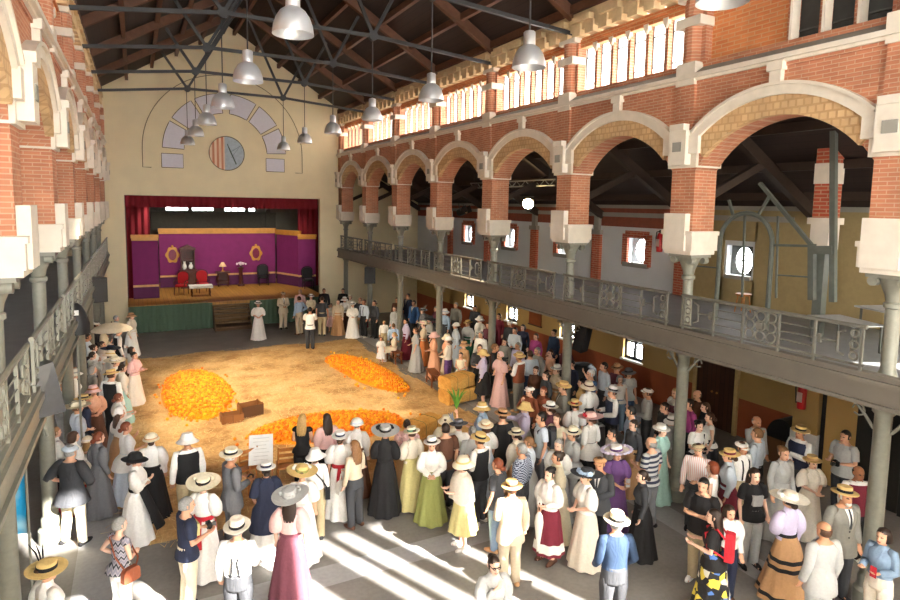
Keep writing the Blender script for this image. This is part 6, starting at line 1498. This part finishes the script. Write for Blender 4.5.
554,329|1.74|250|w|shirt/db|skirt/nv||bun/bk|dds||R|woman in dark blue dress left of the third column
549,349|1.62|260|w|tank/pe|jeans/db||low/br|dds||R|bare-armed woman in peach top beside a white chair
540,347|1.70|260|m|shirt/gr|trousers/dg||short/gy|dds||R|man in grey shirt left of bare-armed woman
566,345|1.72|250|w|shirt/wn|skirt/dg||low/db|dds||R|woman in plum top by the third column
505,338|1.66|250|w|shirt/gr|skirt/dg||low/db|dds||R|dark-haired woman in grey behind the pale pink dress
546,371|1.62|270|w|shirt/dg|skirt/br||low/db|dds||R|dark-haired woman in charcoal top left of white hat
572,360|1.66|280|m|shirt/nv|trousers/dg||short/db|dds||R|dark-haired man in navy right of the white hat, by third column
536,366|1.62|250|w|shirt/br|skirt/dg||bun/br|dds||R|woman in brown blouse behind white cap man
488,322|1.64|250|w|shirt/wn|skirt/bk||low/br|dds||R|woman in plum blouse at the fourth column
640,420|1.6|280|w|shirt/dg|skirt/tn||low/db|dds||R|dark-haired woman in charcoal right of the light blue polo
665,402|1.68|290|m|shirt/dg|trousers/bk||short/db|dds||R|man in charcoal shirt left of the white hat with black trim
643,470|1.55|300|w|shirt/dg|skirt/bk||low/db|dds||F|short dark-haired woman in black beside the striped polo
536,437|1.62|300|w|blouse/pb|skirt/lg||low/lb|dds||F|light brown-haired woman in pale blue blouse near checked shirt
'''
import re
def parse():
    L = []
    for ln in SPEC.strip().split('\n'):
        f = ln.split('|'); u, v = map(float, f[0].split(','))
        L.append(dict(u=u, v=v, h=float(f[1]), face=float(f[2]), sex=f[3], top=f[4], bot=f[5], hat=f[6], hair=f[7] or 'bun/bk', pose=f[8], extra=f[9], grp=f[10], lab=f[11].split(';')[0], items=[q for q in f[11].split(';')[1:] if q]))
    return L
PL = parse()
for p in PL:
    seat = p['pose'][2] == 'z'; hk = p['hat'].split('/')[0]
    zt = p['h'] * ((1.70 + zoff(p['pose'][2])) / 1.70) + (.0 if not hk else .02 if hk in ('cap', 'scarf', 'bonnet') else .05) * p['h'] / 1.7
    q = hit(p['u'], p['v'] + .5, 2, zt); p['x'], p['y'], p['z'] = q.x, q.y, 0.0
    p['r'] = .27 if p['bot'][:4] not in ('skir', 'tier') else .3
    p['x0'], p['y0'] = p['x'], p['y']
OBST = [(9.8, y, .16) for y in YB[1:]] + [(2 * XC - 9.8, y, .16) for y in YB[1:]] + [(8.6, 20.9, .3), (8.65, 17.6, .3), (8.6, 15.75, .5), (6.5, 13.75, .45), ] + [(p_[0], p_[1], .22) for p_ in CH + [bp_]]
for p in PL:
    if p['pose'][2] == 'z': p['x'], p['y'], p['fix'] = 8.62, 20.92, 1
for it in range(120):                                       # settle people who would stand in one another
    for i, a in enumerate(PL):
        for b in PL[i + 1:]:
            dx, dy = b['x'] - a['x'], b['y'] - a['y']; d = math.hypot(dx, dy); m_ = (a['r'] + b['r']) * .92
            if d < m_:
                if d < 1e-3: dx, dy, d = .01, .02, .022
                k = (m_ - d) / d * .5; ka = .5
                # slide mostly along the line of sight, so that heads stay where the photograph has them
                for o, sg in ((a, -1), (b, 1)):
                    vx, vy = o['x0'], o['y0']; n = math.hypot(vx, vy); vx, vy = vx / n, vy / n
                    px, py = sg * dx * k, sg * dy * k; al = px * vx + py * vy
                    o['x'] += vx * al + .45 * (px - vx * al); o['y'] += vy * al + .45 * (py - vy * al)
        if a.get('fix'): a['x'], a['y'] = 8.62, 20.92; continue
        for ox, oy, r in OBST:
            dx, dy = a['x'] - ox, a['y'] - oy; d = math.hypot(dx, dy); m_ = a['r'] + r
            if d < m_ and d > 1e-4: a['x'] += dx / d * (m_ - d); a['y'] += dy / d * (m_ - d)
for i, p in enumerate(PL):
    on = p['y'] > 11.3 and -.4 < p['x'] < 8.4 and p['y'] < 25.2
    sk = 'c' if 'dark-skinned' in p['lab'] else 'ab'[i % 2] if p['sex'] == 'm' else 'ap'[i % 2]
    # keep the head at its pixel after the shift: fit the stature within reason
    hd = (CAM - Vector((0, 0, 0)))
    d0 = math.hypot(p['x0'], p['y0']); d1 = math.hypot(p['x'], p['y']); z0 = p['h']; zn = 6 - (6 - z0) * d1 / d0
    h = max(z0 - .13, min(z0 + .12, zn))
    t = person(p['x'], p['y'], h, p['face'] + random.Random(p['lab']).uniform(-11, 11), p['sex'], p['top'], p['bot'], p['hat'], p['hair'], p['pose'], p['lab'], GROUPS[p['grp']], sk, .012 if on else 0, p['extra'])
    t['_pose'] = p['pose']; t['_sex'] = p['sex']
    for it in p['items']:
        f = it.split(':')
        if f[0] in 'rl': held(t, f[0], f[1], f[2], f[3] if len(f) > 3 else 'bk')
        elif f[0] in 'bs': worn(t, BAG, f[1], f[2] if len(f) > 2 else 'bk')
        elif f[0] == 'k': worn(t, PACK, f[1], f[2] if len(f) > 2 else 'bk')
for t in PEOPLE:
    for k in ('_pose', '_sex'):
        if k in t: del t[k]
# ------------------------------------------------------------------ light
sd = bpy.data.lights.new('sun', 'SUN'); sd.energy = SUN_E if 'SUN_E' in globals() else 60; sd.angle = R(.6); sd.color = (1, .96, .89)
so = bpy.data.objects.new('sun', sd); C.objects.link(so)
dv = Vector((SUNAZ[0] * math.cos(SUNEL), SUNAZ[1] * math.cos(SUNEL), -math.sin(SUNEL)))
so.rotation_euler = dv.to_track_quat('-Z', 'Y').to_euler()
def spotlight(name, loc, aim_, e, ang, col=(1, .86, .62), rad=.12, blend=.6):
    d_ = bpy.data.lights.new(name, 'SPOT'); d_.energy = e; d_.spot_size = R(ang); d_.spot_blend = blend; d_.color = col; d_.shadow_soft_size = rad
    o_ = bpy.data.objects.new(name, d_); C.objects.link(o_); o_.location = loc; o_.rotation_euler = (Vector(aim_) - Vector(loc)).to_track_quat('-Z', 'Y').to_euler(); return o_
q = hit(528, 205, 0, 11.3)
spotlight('spot_right', q + Vector((-.35, 0, -.1)), (3.8, 18.0, 0), 2400, 70)
spotlight('spot_left', (-1.7, 13.9, 6.4), (5.0, 18.0, 0), 3000, 66)
spotlight('spot_left_far', (-1.7, 21.3, 6.4), (5.0, 20.3, 0), 2300, 70)
for x in (1.2, 3.9, 6.6): spotlight('added_stage_spot', (x, 31.95, 6.2), (x, 35.0, 1.6), 380, 100, (1, .9, .75))
w = bpy.data.worlds.new('sky'); bpy.context.scene.world = w; w.use_nodes = True
bg = w.node_tree.nodes['Background']; bg.inputs[0].default_value = (1.0, .995, .98, 1); bg.inputs[1].default_value = 27.0
def portal(name, loc, rot, sx, sy):
    d = bpy.data.lights.new(name, 'AREA'); d.shape = 'RECTANGLE'; d.size = sx; d.size_y = sy; d.cycles.is_portal = True
    o = bpy.data.objects.new(name, d); C.objects.link(o); o.location = loc; o.rotation_euler = rot
portal('portal_near', (-1.3, YN + .03, 8.2), (R(-90), 0, 0), 9.2, 8)
portal('portal_right', (10.12, 18, 9.3), (0, R(90), 0), 1.1, 26)
#portal('portal_left', (2 * XC - 10.12, 16, 9.3), (0, R(-90), 0), 1.1, 30)
s = bpy.context.scene
s.view_settings.view_transform = 'Standard'; s.view_settings.look = 'None'; s.view_settings.exposure = 0.0; s.view_settings.gamma = 1; s.view_settings.use_curve_mapping = False
try:
    s.cycles.use_denoising = True; s.cycles.max_bounces = 10; s.cycles.diffuse_bounces = 6; s.cycles.transparent_max_bounces = 12; s.cycles.sample_clamp_indirect = 8
except Exception: pass
